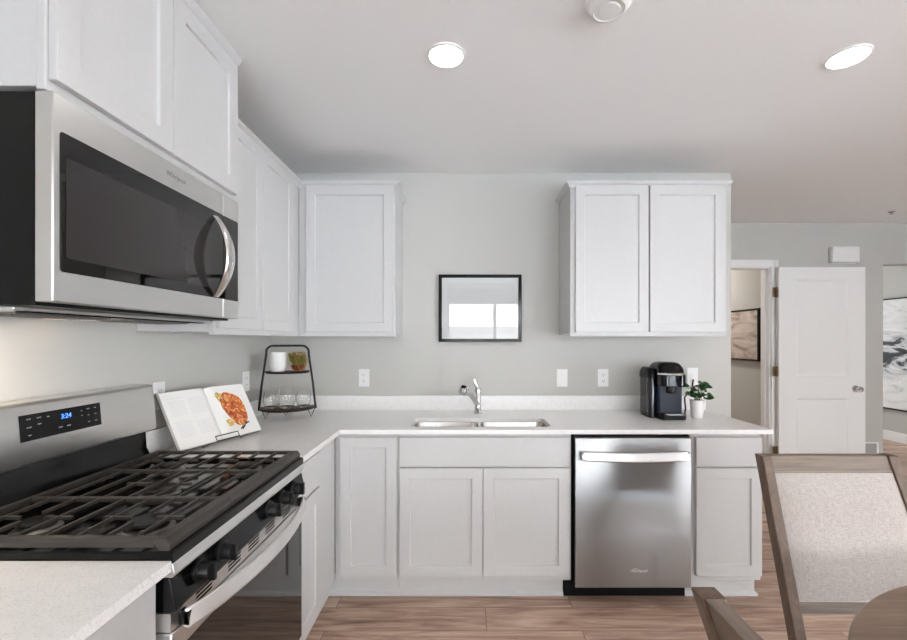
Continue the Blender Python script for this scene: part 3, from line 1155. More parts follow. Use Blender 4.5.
# three continuous grates
GX0, GX1 = -1.205, -0.648
gz0, gz1 = 0.935, 0.946
for gi in range(3):
    gy0 = RY0 + 0.004 + gi * 0.2507
    gy1 = gy0 + 0.2490
    m = MB()
    bw = 0.007
    # front and back rails: the front one is a broad flat bar with a dropped lip
    m.prism([(GX1 + 0.004, 0.919), (GX1 + 0.006, 0.933), (GX1 - 0.004, gz1), (GX1 - 0.030, gz1), (GX1 - 0.030, gz0), (GX1 - 0.018, 0.919)], 1, gy0, gy1)
    m.box(GX0, GX0 + 0.018, gy0, gy1, gz0 - 0.006, gz1)
    if gi == 0:
        m.prism([(gy0, 0.926), (gy0, 0.938), (gy0 + 0.006, gz1), (gy0 + 0.020, gz1), (gy0 + 0.020, gz0)], 0, GX0 + 0.018, GX1 - 0.030)
        m.box(GX0 + 0.018, GX1 - 0.030, gy1 - bw, gy1, gz0, gz1)
    elif gi == 2:
        m.box(GX0 + 0.018, GX1 - 0.030, gy0, gy0 + bw, gz0, gz1)
        m.box(GX0 + 0.018, GX1 - 0.030, gy1 - 0.018, gy1, gz0, gz1)
    else:
        m.box(GX0 + 0.018, GX1 - 0.030, gy0, gy0 + bw, gz0, gz1)
        m.box(GX0 + 0.018, GX1 - 0.030, gy1 - bw, gy1, gz0, gz1)
    # bars along Y
    nb = 7
    for k in range(nb):
        x = GX0 + 0.018 + (GX1 - 0.030 - GX0 - 0.018) * (k + 0.75) / (nb + 0.5)
        ym = (gy0 + gy1) / 2
        if gi != 1 and k in (1, 5):       # fingers with a gap over the burner
            m.box(x - 0.004, x + 0.004, gy0 + 0.006, ym - 0.028, gz0 + 0.002, gz1)
            m.box(x - 0.004, x + 0.004, ym + 0.028, gy1 - 0.006, gz0 + 0.002, gz1)
        else:
            m.box(x - 0.0034, x + 0.0034, gy0 + 0.006, gy1 - 0.006, gz0 + 0.001, gz1)
    # short cross fingers over the burners
    ym = (gy0 + gy1) / 2
    for xc in ((-0.79, -1.065) if gi != 1 else (-0.93,)):
        for sgn in (-1, 1):
            m.box(xc + sgn * 0.030, xc + sgn * 0.098, ym - 0.004, ym + 0.004, gz0 + 0.001, gz1 - 0.001)
    # feet
    for x in (GX0 + 0.004, GX1 - 0.020):
        for y in (gy0 + 0.01, gy1 - 0.022):
            m.box(x, x + 0.012, y, y + 0.012, 0.912, gz0)
    obj('grate', m, M['iron'], rg, 0.0012)
# front control panel: steel band, shadow groove, knob fascia
m = MB()
m.prism([(RXF - 0.05, 0.894), (RXF + 0.003, 0.894), (RXF + 0.008, 0.868), (RXF + 0.002, 0.862), (RXF - 0.05, 0.862)], 1, RY0, RY1)
obj('front_band', m, M['steel_y'], rg, 0.0015)
m = MB()
m.prism([(RXF - 0.05, 0.862), (RXF - 0.004, 0.862), (RXF + 0.012, 0.796), (RXF + 0.008, 0.787), (RXF - 0.05, 0.787)], 1, RY0, RY1)
cp = obj('control_panel', m, M['blackgloss'], rg, 0.0015)
for ky in (1.03, 1.125, 1.40, 1.50, 1.60):
    m = MB()
    kc = (RXF + 0.004, ky, 0.829)
    m.lathe([(0.028, -0.004), (0.028, 0.004), (0.021, 0.006), (0.020, 0.026), (0.017, 0.030), (0.004, 0.030)], kc, 24, 0)
    m.box(kc[0] + 0.012, kc[0] + 0.040, ky - 0.006, ky + 0.006, 0.829 - 0.021, 0.829 + 0.021)
    kn = obj('knob', m, M['black'], rg, 0.001)
# vent strip
m = MB()
m.box(RXF - 0.05, RXF - 0.002, RY0 + 0.002, RY1 - 0.002, 0.742, 0.783)
vs = obj('vent_strip', m, M['steel_y'], rg)
for c0 in (1.06, 1.20, 1.31, 1.42, 1.55):
    for j in range(3):
        z = 0.752 + j * 0.010
        m = MB().prism([(c0 - 0.035, z), (c0 + 0.03, z), (c0 + 0.035, z + 0.005), (c0 - 0.03, z + 0.005)], 0, RXF - 0.004, RXF - 0.0014)
        obj('vent_slot', m, M['toeblack'], vs)
# oven door
m = MB()
m.box(RXF - 0.05, RXF, RY0 + 0.002, RY1 - 0.002, 0.205, 0.738)
od = obj('oven_door', m, M['steel_y'], rg, 0.003)
m = MB()
m.box(RXF - 0.002, RXF + 0.002, RY0 + 0.012, RY1 - 0.012, 0.225, 0.690)
obj('oven_window', m, M['ovenglass'], od)
m = MB()
N = 24
ring = []
for i in range(N + 1):
    u = i / N
    y = RY0 + 0.028 + (RY1 - RY0 - 0.056) * u
    x = RXF + 0.022 + 0.055 * math.sin(PI * u) ** 0.75
    zc = 0.757
    ring.append([(x - 0.002, y, zc - 0.024), (x + 0.003, y, zc - 0.018), (x - 0.005, y, zc + 0.020), (x - 0.012, y, zc + 0.023), (x - 0.015, y, zc - 0.020)])
m.rings(ring)
hn = obj('handle', m, M['barhandle'], od, 0.003)
for y in (RY0 + 0.028, RY1 - 0.046):
    obj('handle_mount', MB().box(RXF - 0.001, RXF + 0.022, y, y + 0.018, 0.742, 0.772), M['black'], od)
m = MB()
m.box(RXF - 0.05, RXF - 0.002, RY0 + 0.002, RY1 - 0.002, 0.035, 0.198)
obj('storage_drawer', m, M['steel_y'], rg, 0.003)
# backguard
m = MB()
BGX = -1.217
m.prism([(LW + 0.006, 1.030), (BGX + 0.004, 1.030), (BGX + 0.008, 1.040), (BGX - 0.006, 1.196), (BGX - 0.014, 1.205), (LW + 0.006, 1.207)], 1, RY0 + 0.001, RY1 - 0.001)
bgd = obj('backguard', m, M['steel_y'], rg, 0.003)
m = MB()
m.prism([(LW + 0.006, 0.915), (-1.222, 0.915), (-1.245, 0.96), (-1.250, 1.032), (LW + 0.006, 1.032)], 1, RY0 + 0.006, RY1 - 0.006)
obj('backguard_base', m, M['blackgloss'], rg)
m = MB()
def bgx(z):
    return BGX + 0.008 - 0.014 * (z - 1.040) / 0.156
zz0, zz1 = 1.098, 1.171
m.mesh([(bgx(zz0) + 0.0015, 1.18, zz0), (bgx(zz0) + 0.0015, 1.443, zz0), (bgx(zz1) + 0.0015, 1.443, zz1), (bgx(zz1) + 0.0015, 1.18, zz1),
        (bgx(zz0) - 0.002, 1.18, zz0), (bgx(zz0) - 0.002, 1.443, zz0), (bgx(zz1) - 0.002, 1.443, zz1), (bgx(zz1) - 0.002, 1.18, zz1)],
       [(0, 1, 2, 3), (7, 6, 5, 4), (0, 4, 5, 1), (1, 5, 6, 2), (2, 6, 7, 3), (3, 7, 4, 0)])
dsp = obj('display', m, M['blackgloss'], bgd)
tilt = math.atan2(0.014, 0.156)
cl = text('clock_digits', '3:24', 0.020, M['ledblue'], bgd, (bgx(1.148) + 0.0022, 1.318, 1.148), (PI / 2 - 0.0, 0, PI / 2))
m = MB()
for y, z, wd in ((1.205, 1.158, 0.012), (1.205, 1.135, 0.014), (1.205, 1.113, 0.008), (1.235, 1.158, 0.012), (1.235, 1.140, 0.010), (1.262, 1.156, 0.006),
                 (1.298, 1.118, 0.012), (1.325, 1.118, 0.012), (1.372, 1.155, 0.005), (1.372, 1.140, 0.005), (1.396, 1.158, 0.010), (1.396, 1.138, 0.006),
                 (1.396, 1.116, 0.006), (1.422, 1.158, 0.007), (1.422, 1.138, 0.007), (1.422, 1.116, 0.009)):
    obj('touch_icon', MB().box(bgx(z) + 0.0012, bgx(z) + 0.0022, y - wd / 2, y + wd / 2, z - 0.0014, z + 0.0014), M['icon'], bgd)

# ------------------------------------------------------------------ wall plates
def plate(name, label, cat, c, wall, kind, group='electrical wall plates'):
    """wall 'back' faces -y, 'left' faces +x"""
    r = thing(name, label, cat, c, group)
    def bx(m, u0, u1, z0, z1, d0, d1):
        if wall == 'back':
            m.box(c[0] + u0, c[0] + u1, c[1] - d1, c[1] - d0, c[2] + z0, c[2] + z1)
        else:
            m.box(c[0] + d0, c[0] + d1, c[1] + u0, c[1] + u1, c[2] + z0, c[2] + z1)
    m = MB()
    bx(m, -0.036, 0.036, -0.059, 0.059, 0.0, 0.006)
    obj('cover_plate', m, M['plastic'], r, 0.002)
    if kind == 'switch':
        m = MB()
        bx(m, -0.017, 0.017, -0.034, 0.034, 0.006, 0.009)
        obj('rocker', m, M['plastic'], r, 0.0015)
    else:
        for zc in (0.02, -0.02):
            m = MB()
            bx(m, -0.016, 0.016, zc - 0.014, zc + 0.014, 0.006, 0.0085)
            s_ = obj('socket', m, M['plastic'], r, 0.003)
            m = MB()
            bx(m, -0.008, -0.006, zc - 0.004, zc + 0.006, 0.0085, 0.0088)
            bx(m, 0.006, 0.008, zc - 0.004, zc + 0.006, 0.0085, 0.0088)
            bx(m, -0.002, 0.002, zc - 0.010, zc - 0.007, 0.0085, 0.0088)
            obj('slot', m, M['toeblack'], s_)
    return r


plate('wall_outlet', 'white outlet on back wall under the corner wall cabinet', 'outlet', (-0.669, BW, 1.127), 'back', 'outlet')
plate('light_switch', 'white rocker switch plate on back wall just right of sink', 'switch', (0.656, BW, 1.127), 'back', 'switch')
plate('wall_outlet', 'white outlet on back wall between switch and coffee maker', 'outlet', (0.93, BW, 1.127), 'back', 'outlet')
plate('wall_outlet', 'white plate on back wall above the small potted plant', 'outlet', (1.527, BW, 1.135), 'back', 'switch')
plate('wall_outlet', 'white outlet on left wall beside the shelf rack', 'outlet', (LW, 2.55, 1.135), 'left', 'outlet')
plate('wall_outlet', 'white outlet on left wall between range backguard and cookbook', 'outlet', (LW, 1.82, 1.145), 'left', 'outlet')

# ------------------------------------------------------------------ framed picture over the sink
pc = thing('framed_picture', 'black framed pale print hanging on wall above the sink', 'picture', (0.107, BW, 1.367))
px0, px1, pz0, pz1 = -0.168, 0.383, 1.367, 1.815


def frame_back(x0, x1, z0, z1, y, wd, dep):
    m = MB()
    m.box(x0, x1, y - dep, y, z0, z0 + wd).box(x0, x1, y - dep, y, z1 - wd, z1)
    m.box(x0, x0 + wd, y - dep, y, z0 + wd, z1 - wd).box(x1 - wd, x1, y - dep, y, z0 + wd, z1 - wd)
    return m


obj('frame', frame_back(px0, px1, pz0, pz1, BW - 0.001, 0.021, 0.024), M['blackgloss'], pc, 0.001)
obj('mat_board', MB().box(px0 + 0.014, px1 - 0.014, BW - 0.010, BW - 0.004, pz0 + 0.014, pz1 - 0.014), M['mat_board'], pc)
obj('print', MB().box(px0 + 0.055, px1 - 0.045, BW - 0.0106, BW - 0.010, pz0 + 0.055, pz1 - 0.055), M['artpaper'], pc)
obj('glazing', MB().box(px0 + 0.015, px1 - 0.015, BW - 0.016, BW - 0.014, pz0 + 0.015, pz1 - 0.015), M['pane_art'], pc)

# picture in the closet (on the right-hand wall)
pc = thing('framed_picture', 'dark framed beige abstract canvas seen through the open doorway', 'picture', (2.975, 4.62, 1.17))
m = MB()
X = 2.974
y0, y1, z0, z1 = 4.305, 4.95, 1.165, 1.70
m.box(X - 0.035, X, y0, y1, z0, z0 + 0.018).box(X - 0.035, X, y0, y1, z1 - 0.018, z1)
m.box(X - 0.035, X, y0, y0 + 0.018, z0 + 0.018, z1 - 0.018).box(X - 0.035, X, y1 - 0.018, y1, z0 + 0.018, z1 - 0.018)
obj('frame', m, M['black'], pc, 0.001)
obj('canvas', MB().box(X - 0.029, X - 0.004, y0 + 0.016, y1 - 0.016, z0 + 0.016, z1 - 0.016), M['artwarm'], pc)
# big picture in the living room
pc = thing('framed_picture', 'large framed black and white abstract painting in the room beyond', 'picture', (5.87, 5.7, 0.43))
m = MB()
X = 5.869
y0, y1, z0, z1 = 5.0, 6.5, 0.43, 1.95
m.box(X - 0.04, X, y0, y1, z0, z0 + 0.02).box(X - 0.04, X, y0, y1, z1 - 0.02, z1)
m.box(X - 0.04, X, y0, y0 + 0.02, z0 + 0.02, z1 - 0.02).box(X - 0.04, X, y1 - 0.02, y1, z0 + 0.02, z1 - 0.02)
obj('frame', m, M['black'], pc)
obj('canvas', MB().box(X - 0.035, X - 0.004, y0 + 0.018, y1 - 0.018, z0 + 0.018, z1 - 0.018), M['artink'], pc)

# ------------------------------------------------------------------ wall box, vent, ceiling fittings
ch = thing('door_chime', 'white plastic chime box high on wall above the open door', 'chime box', (3.61, FW, 2.115))
obj('housing', MB().box(3.48, 3.745, FW - 0.05, FW - 0.001, 2.115, 2.265), M['plastic'], ch, 0.012, seg=3)
obj('back_plate', MB().box(3.487, 3.738, FW - 0.006, FW, 2.11, 2.262), M['plastic'], ch)
vt = thing('wall_vent', 'small grey vent with white frame low beside the door edge', 'vent', (3.86, FW, 0.29))
m = MB()
m.box(3.775, 3.955, FW - 0.012, FW, 0.285, 0.300).box(3.775, 3.955, FW - 0.012, FW, 0.392, 0.407)
m.box(3.775, 3.79, FW - 0.012, FW, 0.300, 0.392).box(3.938, 3.955, FW - 0.012, FW, 0.300, 0.392)
obj('vent_frame', m, M['trim'], vt, 0.002)
m = MB()
m.box(3.79, 3.938, FW - 0.004, FW - 0.001, 0.30, 0.392)
for i in range(7):
    m.box(3.79, 3.938, FW - 0.009, FW - 0.004, 0.304 + i * 0.0125, 0.311 + i * 0.0125)
obj('louvres', m, M['ventgrey'], vt)


def downlight(label, x, y):
    r = thing('recessed_light', label, 'ceiling light', (x, y, CEIL - 0.006), 'recessed ceiling lights')
    m = MB()
    m.lathe([(0.074, 0.0055), (0.073, 0.0), (0.066, -0.002), (0.064, 0.001), (0.064, 0.0055)], (x, y, CEIL - 0.006), 40, 2, False, False)
    obj('trim_ring', m, M['plastic'], r)
    m = MB()
    m.lathe([(0.0645, 0.0), (0.055, -0.0012), (0.002, -0.002)], (x, y, CEIL - 0.0045), 40)
    obj('diffuser', m, M['light'], r)
    return r


downlight('lit round recessed ceiling light above the sink run, near the cabinets', -0.07, 1.686)
downlight('lit round recessed ceiling light over dining side, toward the open door', 1.51, 1.695)
cl_ = bpy.data.lights.new('closet_fill_light', 'AREA')  # unseen fill added to brighten the closet wall and its picture
cl_.shape = 'DISK'
cl_.size = 0.25
cl_.energy = 14
cl_.color = (1.0, 0.93, 0.86)
clo = bpy.data.objects.new('closet_fill_light', cl_)
COL.objects.link(clo)
clo.location = (2.35, 5.2, CEIL - 0.02)
sd = thing('smoke_detector', 'round white smoke detector on ceiling between the two lights', 'smoke detector', (0.476, 1.415, CEIL - 0.035))
m = MB()
m.lathe([(0.075, 0.0345), (0.075, 0.026), (0.066, 0.020), (0.064, 0.012), (0.058, 0.004), (0.050, 0.0)], (0.476, 1.415, CEIL - 0.035), 36, 2, True, False)
m.lathe([(0.050, 0.0), (0.046, 0.003), (0.036, 0.003), (0.032, -0.001), (0.002, -0.002)], (0.476, 1.415, CEIL - 0.035), 36, 2, False, True)
obj('housing', m, M['plastic'], sd)
sp = thing('sprinkler_head', 'tiny dark sprinkler head on ceiling far right', 'sprinkler', (3.72, 3.75, CEIL - 0.02))
m = MB()
m.lathe([(0.024, 0.0195), (0.022, 0.015), (0.008, 0.013), (0.007, 0.004), (0.014, 0.002), (0.014, 0.0)], (3.72, 3.75, CEIL - 0.02), 16)
obj('head', m, M['darkchrome'], sp)

# ------------------------------------------------------------------ open cookbook on a stand
# lower edge of the spread runs from A to B on the counter, leaning back towards the wall
A = Vector((-1.158, 1.738, CT1 + 0.0125))
B = Vector((-1.022, 2.150, CT1 + 0.0125))
eu = (B - A).normalized()
nh = Vector((eu.y, -eu.x, 0)).normalized()         # horizontal, towards the room
up = (Vector((0, 0, 0.224)) - nh * 0.125).normalized()
nn = eu.cross(up).normalized()
if nn.dot(nh) < 0:
    nn = -nn
WB = (B - A).length
HB = 0.256


def bp(u, v, d):
    return tuple(A + eu * u + up * v + nn * d)


def page_d(u, half):
    """page surface height above the stand: rises from the outer edge, dips into the gutter"""
    t = abs(u - WB / 2) / (WB / 2)
    return 0.012 + 0.014 * (1 - t) * min(1.0, t * 9) + 0.006 * t


bk = thing('open_cookbook', 'open cookbook showing a roast chicken photo propped on a stand', 'book', tuple((A + B) / 2))
m = MB()
m.rings([[bp(0.0, -0.004, 0.0), bp(WB, -0.004, 0.0), bp(WB, HB + 0.004, 0.0), bp(0, HB + 0.004, 0)], [bp(0.0, -0.004, 0.004), bp(WB, -0.004, 0.004), bp(WB, HB + 0.004, 0.004), bp(0, HB + 0.004, 0.004)]])
obj('cover', m, M['cover'], bk)
for half in (0, 1):
    m = MB()
    us = [WB / 2 * i / 14 + half * WB / 2 for i in range(15)]
    us[0] += 0.003 if half == 0 else 0.0
    us[-1] -= 0.003 if half == 1 else 0.0
    rings = []
    for u in us:
        d = page_d(u, half)
        rings.append([bp(u, 0, 0.004), bp(u, HB, 0.004), bp(u, HB, d), bp(u, 0, d)])
    m.rings(rings)
    pg = obj('page_block', m, M['paper'], bk)
    if half == 0:
        m = MB()
        rows = [(0.03, 0.10, 0.225)] + [(0.025, 0.095, 0.21 - i * 0.008) for i in range(9)] + [(0.025, 0.095, 0.115 - i * 0.008) for i in range(9)]
        rows += [(0.112, 0.195, 0.215 - i * 0.008) for i in range(10)] + [(0.112, 0.185, 0.105 - i * 0.008) for i in range(8)]
        for a, b_, v in rows:
            n_ = 6
            ring = []
            for i in range(n_ + 1):
                u = a + (b_ - a) * i / n_
                d = page_d(u, 0) + 0.0004
                ring.append([bp(u, v - 0.0012, d), bp(u, v + 0.0012, d)])
            m.rings(ring, False, False, False)
        obj('text_lines', m, M['print'], pg)
    else:
        def blob(name, cu, cv, ru, rv, rot, mat, wob, dd):
            m = MB()
            K = 28
            rg_ = []
            for f in (1.0, 0.66, 0.33, 0.02):
                ring = []
                for k_ in range(K):
                    a = 2 * PI * k_ / K
                    w_ = 1 + wob * math.sin(3 * a + 1) + wob * 0.6 * math.sin(5 * a)
                    x, y = ru * f * w_ * math.cos(a), rv * f * w_ * math.sin(a)
                    u = cu + x * math.cos(rot) - y * math.sin(rot)
                    v = cv + x * math.sin(rot) + y * math.cos(rot)
                    ring.append(bp(u, v, page_d(u, 1) + dd))
                rg_.append(ring)
            m.rings(rg_, True, False, True)
            return obj(name, m, mat, pg)
        blob('roast_photo', 0.328, 0.134, 0.062, 0.090, 0.25, M['roast'], 0.05, 0.0005)
        blob('garnish_photo', 0.268, 0.200, 0.018, 0.026, 0.2, M['garnish'], 0.12, 0.0005)
        blob('garnish_photo', 0.275, 0.068, 0.022, 0.018, 0.0, M['garnish'], 0.12, 0.0008)
        blob('sprig_photo', 0.335, 0.035, 0.022, 0.006, 0.5, M['sprig'], 0.25, 0.0009)
        blob('sprig_photo', 0.365, 0.052, 0.014, 0.005, 0.1, M['sprig'], 0.25, 0.0009)
# stand wire under and in front of the book
st = tag(thing('cookbook_stand', '', '', tuple((A + B) / 2)), 'low black wire stand holding up the open cookbook', 'book stand')
m = MB()
zb = CT1 + 0.003
fA, fB = A + eu * 0.16, A + eu * 0.30
for uu in (0.12, 0.32):
    base = A + eu * uu
    p = [base + up * 0.2 - nn * 0.004, base - nn * 0.004 - up * 0.0085, base + nn * 0.036 - up * 0.0085]
    p = [Vector((q_.x, q_.y, max(q_.z, zb))) for q_ in p]
    m.tube([tuple(q_) for q_ in p], 0.0025, 8)
m2 = [A + eu * 0.16 + nn * 0.036 - up * 0.006, A + eu * 0.16 + nn * 0.036 + up * 0.016, A + eu * 0.28 + nn * 0.036 + up * 0.016, A + eu * 0.28 + nn * 0.036 - up * 0.006]
m.tube([tuple(q_) for q_ in m2], 0.0022, 8, True)
back = A + eu * 0.22
obj('ledge_wire', m, M['black'], st)
m = MB()
leg0 = back + up * 0.18 - nn * 0.004
m.tube([tuple(leg0), (max(leg0.x - 0.02, LW + 0.03), leg0.y, CT1 + 0.003)], 0.0025, 8)
obj('prop_leg', m, M['black'], st)

# ------------------------------------------------------------------ two-tier wire rack in the corner
RC = Vector((-1.068, 2.612, CT1))
rot = math.radians(18)
ru = Vector((math.cos(rot), math.sin(rot), 0))      # along the rack
rv = Vector((math.sin(rot), -math.cos(rot), 0))     # towards the room


def rk(u, v, z):
    return tuple(RC + ru * u + rv * v + Vector((0, 0, z)))


rack = thing('tiered_shelf_rack', 'black wire two-tier rack with wood shelves in the counter corner', 'rack', tuple(RC))
Z1, Z2, ZT = 0.052, 0.268, 0.432
HW0, HW1, HWT = 0.156, 0.125, 0.108
m = MB()
path = [(-HW0 - 0.004, 0.045), (-HW0 + 0.012, 0.20), (-HWT - 0.012, 0.375)]
path += [(-HWT + 0.028 - 0.040 * math.cos(a), 0.392 + 0.040 * math.sin(a)) for a in [i * PI / 12 for i in range(1, 6)]]
path += [(-HWT + 0.035, ZT)]
full = path + [(-x, z) for x, z in reversed(path)]
m.tube([rk(u, 0.0, z) for u, z in full], 0.0066, 10)
obj('wire_frame', m, M['black'], rack)


def dshelf(hw, dep, z, t, back_=0.02):
    K = 20
    lp = [rk(-hw, -back_, z)]
    lp += [rk(hw * math.cos(PI - PI * i / K), dep * math.sin(PI * i / K) ** 0.8 if 0 < i < K else 0.0, z) for i in range(K + 1)]
    lp += [rk(hw, -back_, z)]
    m = MB()
    m.rings([lp, [(x, y, zz + t) for x, y, zz in lp]])
    return m, lp


for hw, dep, z in ((HW0 - 0.004, 0.165, Z1), (HW1 - 0.004, 0.12, Z2)):
    mm, lp = dshelf(hw, dep, z, 0.012)
    shelf = obj('shelf', mm, M['darkwood'], rack)
    m = MB()
    m.tube([(x, y, zz + 0.007) for x, y, zz in lp], 0.0055, 8, True)
    obj('shelf_rim', m, M['black'], shelf)
for u, v in ((-0.115, 0.06), (-0.01, -0.005), (0.135, 0.04)):
    m = MB()
    m.tube([rk(u - 0.020, v, Z1), rk(u, v + 0.008, 0.0035), rk(u + 0.020, v, Z1)], 0.003, 8)
    obj('hairpin_leg', m, M['black'], rack)

# contents
c0 = Vector(rk(-0.050, 0.050, Z2 + 0.013))
cup = MB()
cup.lathe([(0.036, 0.0), (0.045, 0.03), (0.050, 0.095), (0.051, 0.112), (0.048, 0.112), (0.046, 0.095), (0.041, 0.03), (0.004, 0.008)], tuple(c0), 28)
tag(obj('ceramic_cup', cup, M['ceramic']), 'plain white ceramic cup on top tier of the corner rack', 'cup')
g0 = Vector(rk(0.062, 0.052, Z2 + 0.013))
tr = thing('geometric_terrarium', 'small gold wire geometric planter on top tier of the rack', 'planter', tuple(g0))
m = MB()
R_ = 0.058
top = [Vector((R_ * 0.62 * math.cos(a + 0.5), R_ * 0.62 * math.sin(a + 0.5), 0.112)) for a in [i * 2 * PI / 5 for i in range(5)]]
midr = [Vector((R_ * 1.0 * math.cos(a + 0.5 + PI / 5), R_ * 1.0 * math.sin(a + 0.5 + PI / 5), 0.055)) for a in [i * 2 * PI / 5 for i in range(5)]]
bot = [Vector((R_ * 0.55 * math.cos(a + 0.5), R_ * 0.55 * math.sin(a + 0.5), 0.003)) for a in [i * 2 * PI / 5 for i in range(5)]]
E = []
for i in range(5):
    j = (i + 1) % 5
    E += [(top[i], top[j]), (bot[i], bot[j]), (top[i], midr[i]), (top[j], midr[i]), (bot[i], midr[i]), (bot[j], midr[i])]
for a, b_ in E:
    m.tube([tuple(g0 + a), tuple(g0 + b_)], 0.0022, 6)
obj('wire_cage', m, M['gold'], tr)
m = MB()
m.lathe([(0.024, 0.004), (0.036, 0.024), (0.040, 0.036), (0.004, 0.038)], tuple(g0), 20)
obj('gravel', m, M['redsoil'], tr)
m = MB()
for i in range(46):
    a = random.uniform(0, 2 * PI)
    rr_ = random.uniform(0, 0.026)
    b0 = g0 + Vector((rr_ * math.cos(a), rr_ * math.sin(a), 0.036))
    ln = random.uniform(0.04, 0.085)
    tip = b0 + Vector((math.cos(a) * 0.5, math.sin(a) * 0.5, 1.0)).normalized() * ln
    mdp = b0.lerp(tip, 0.5) + Vector((math.cos(a), math.sin(a), 0)) * 0.004
    m.tube([tuple(b0), tuple(mdp), tuple(tip)], [0.006, 0.007, 0.001], 6)
obj('succulent', m, M['succulent'], tr)


def tumbler(label, u, v, s, grp='stemless glasses on the rack'):
    c_ = Vector(rk(u, v, Z1 + 0.013))
    m = MB()
    m.lathe([(0.024 * s, 0.0), (0.034 * s, 0.012 * s), (0.043 * s, 0.04 * s), (0.041 * s, 0.07 * s), (0.033 * s, 0.1 * s), (0.0315 * s, 0.1 * s), (0.039 * s, 0.07 * s), (0.041 * s, 0.04 * s), (0.032 * s, 0.015 * s), (0.004, 0.006 * s)], tuple(c_), 28)
    tag(obj('stemless_glass', m, M['glass']), label, 'glass', grp)


tumbler('clear stemless glass at the wall end of the lower tier', -0.088, 0.055, 1.0)
tumbler('tallest clear glass, in the middle of the lower tier', 0.0, 0.085, 1.18)
tumbler('clear stemless glass at the sink end of the lower tier', 0.092, 0.06, 1.0)

# ------------------------------------------------------------------ coffee maker
cm = thing('coffee_maker', 'black single-serve coffee maker with side water tank on counter', 'coffee maker', (1.19, 2.62, CT1))
z0 = CT1 + 0.0008


def rbox(m, x0, x1, y0, y1, z0_, z1_, r, top=0.0):
    lp = rrect(x0, x1, y0, y1, r, 5)
    cx, cy = (x0 + x1) / 2, (y0 + y1) / 2
    rings = [[(x, y, z0_) for x, y in lp], [(x, y, z1_ - top) for x, y in lp]]
    if top:
        for k_ in range(1, 6):
            a = PI / 2 * k_ / 5
            f = 1 - 0.55 * (1 - math.cos(a))
            rings.append([(cx + (x - cx) * f, cy + (y - cy) * f, z1_ - top + top * math.sin(a)) for x, y in lp])
    m.rings(rings)
    return m


cx0, cx1 = 1.146, 1.300
cy0, cy1 = 2.495, 2.79
m = MB()
rbox(m, cx0, cx1, cy0 + 0.115, cy1, z0, z0 + 0.265, 0.03)
rbox(m, cx0, cx1, cy0 + 0.005, cy0 + 0.14, z0, z0 + 0.030, 0.03)
obj('body', m, M['mwblack'], cm, 0.002)
m = MB()
lp = rrect(cx0 + 0.004, cx1 - 0.004, cy0 + 0.055, cy0 + 0.12, 0.02)
m.rings([[(x, y, z0 + 0.032) for x, y in lp], [(x, y, z0 + 0.20) for x, y in lp]])
obj('brew_bay', m, M['navy'], cm)
m = MB()
rbox(m, cx0 - 0.004, cx1 + 0.004, cy0, cy0 + 0.22, z0 + 0.195, z0 + 0.262, 0.05)
obj('brew_head', m, M['blackgloss'], cm, 0.003)
m = MB()
rbox(m, cx0 - 0.002, cx1 + 0.002, cy0 + 0.004, cy0 + 0.235, z0 + 0.262, z0 + 0.334, 0.06, 0.068)
lid = obj('lid', m, M['blackgloss'], cm)
m = MB()
pts = [(cx0 + (cx1 - cx0) / 2 + 0.078 * math.cos(a), cy0 + 0.062 - 0.068 * math.sin(a), z0 + 0.266) for a in [PI * (0.06 + 0.88 * i / 14) for i in range(15)]]
m.tube(pts, 0.007, 8)
obj('lid_handle', m, M['handle'], lid)
m = MB()
m.lathe([(0.030, 0.0), (0.030, -0.03), (0.022, -0.045), (0.006, -0.046)], ((cx0 + cx1) / 2, cy0 + 0.055, z0 + 0.196), 20)
obj('pod_holder', m, M['black'], cm)
m = MB()
rbox(m, cx0 + 0.024, cx1 - 0.024, cy0 - 0.006, cy0 + 0.098, z0 + 0.028, z0 + 0.038, 0.02)
obj('drip_tray', m, M['darkchrome'], cm, 0.002)
m = MB()
rbox(m, 1.108, cx0 - 0.001, cy0 + 0.075, cy1 - 0.06, z0 + 0.012, z0 + 0.235, 0.024)
obj('water_tank', m, M['tank'], cm, 0.002)
m = MB()
rbox(m, 1.104, cx0 + 0.004, cy0 + 0.071, cy1 - 0.056, z0 + 0.235, z0 + 0.300, 0.026, 0.05)
obj('tank_lid', m, M['mwblack'], cm)
m = MB()
rbox(m, 1.110, cx0 - 0.001, cy0 + 0.077, cy1 - 0.062, z0, z0 + 0.014, 0.024)
obj('tank_base', m, M['black'], cm)
m = MB()
m.tube([(cx1 - 0.002, 2.62, z0 + 0.02), (cx1 + 0.014, 2.60, z0 + 0.008), (cx1 + 0.03, 2.60, z0 + 0.014), (cx1 + 0.042, 2.61, z0 + 0.05), (cx1 + 0.047, 2.63, z0 + 0.092), (cx1 + 0.062, 2.66, z0 + 0.112), (cx1 + 0.11, 2.73, z0 + 0.118), (cx1 + 0.19, 2.82, z0 + 0.135), (1.527, BW - 0.014, 1.115)], 0.0045, 8)
obj('power_cord', m, M['black'], cm)

# ------------------------------------------------------------------ potted plant
pp = (1.392, 2.575, CT1 + 0.0008)
pl = thing('potted_plant', 'small leafy green plant in a white pot beside the coffee maker', 'plant', pp)
m = MB()
m.lathe([(0.028, 0.0), (0.032, 0.004), (0.037, 0.06), (0.040, 0.108), (0.0365, 0.108), (0.0355, 0.092)], pp, 28, 2, True, False)
obj('pot', m, M['ceramic'], pl)
m = MB()
m.lathe([(0.0360, 0.09), (0.03, 0.094), (0.003, 0.095)], pp, 24)
obj('soil', m, M['soil'], pl)


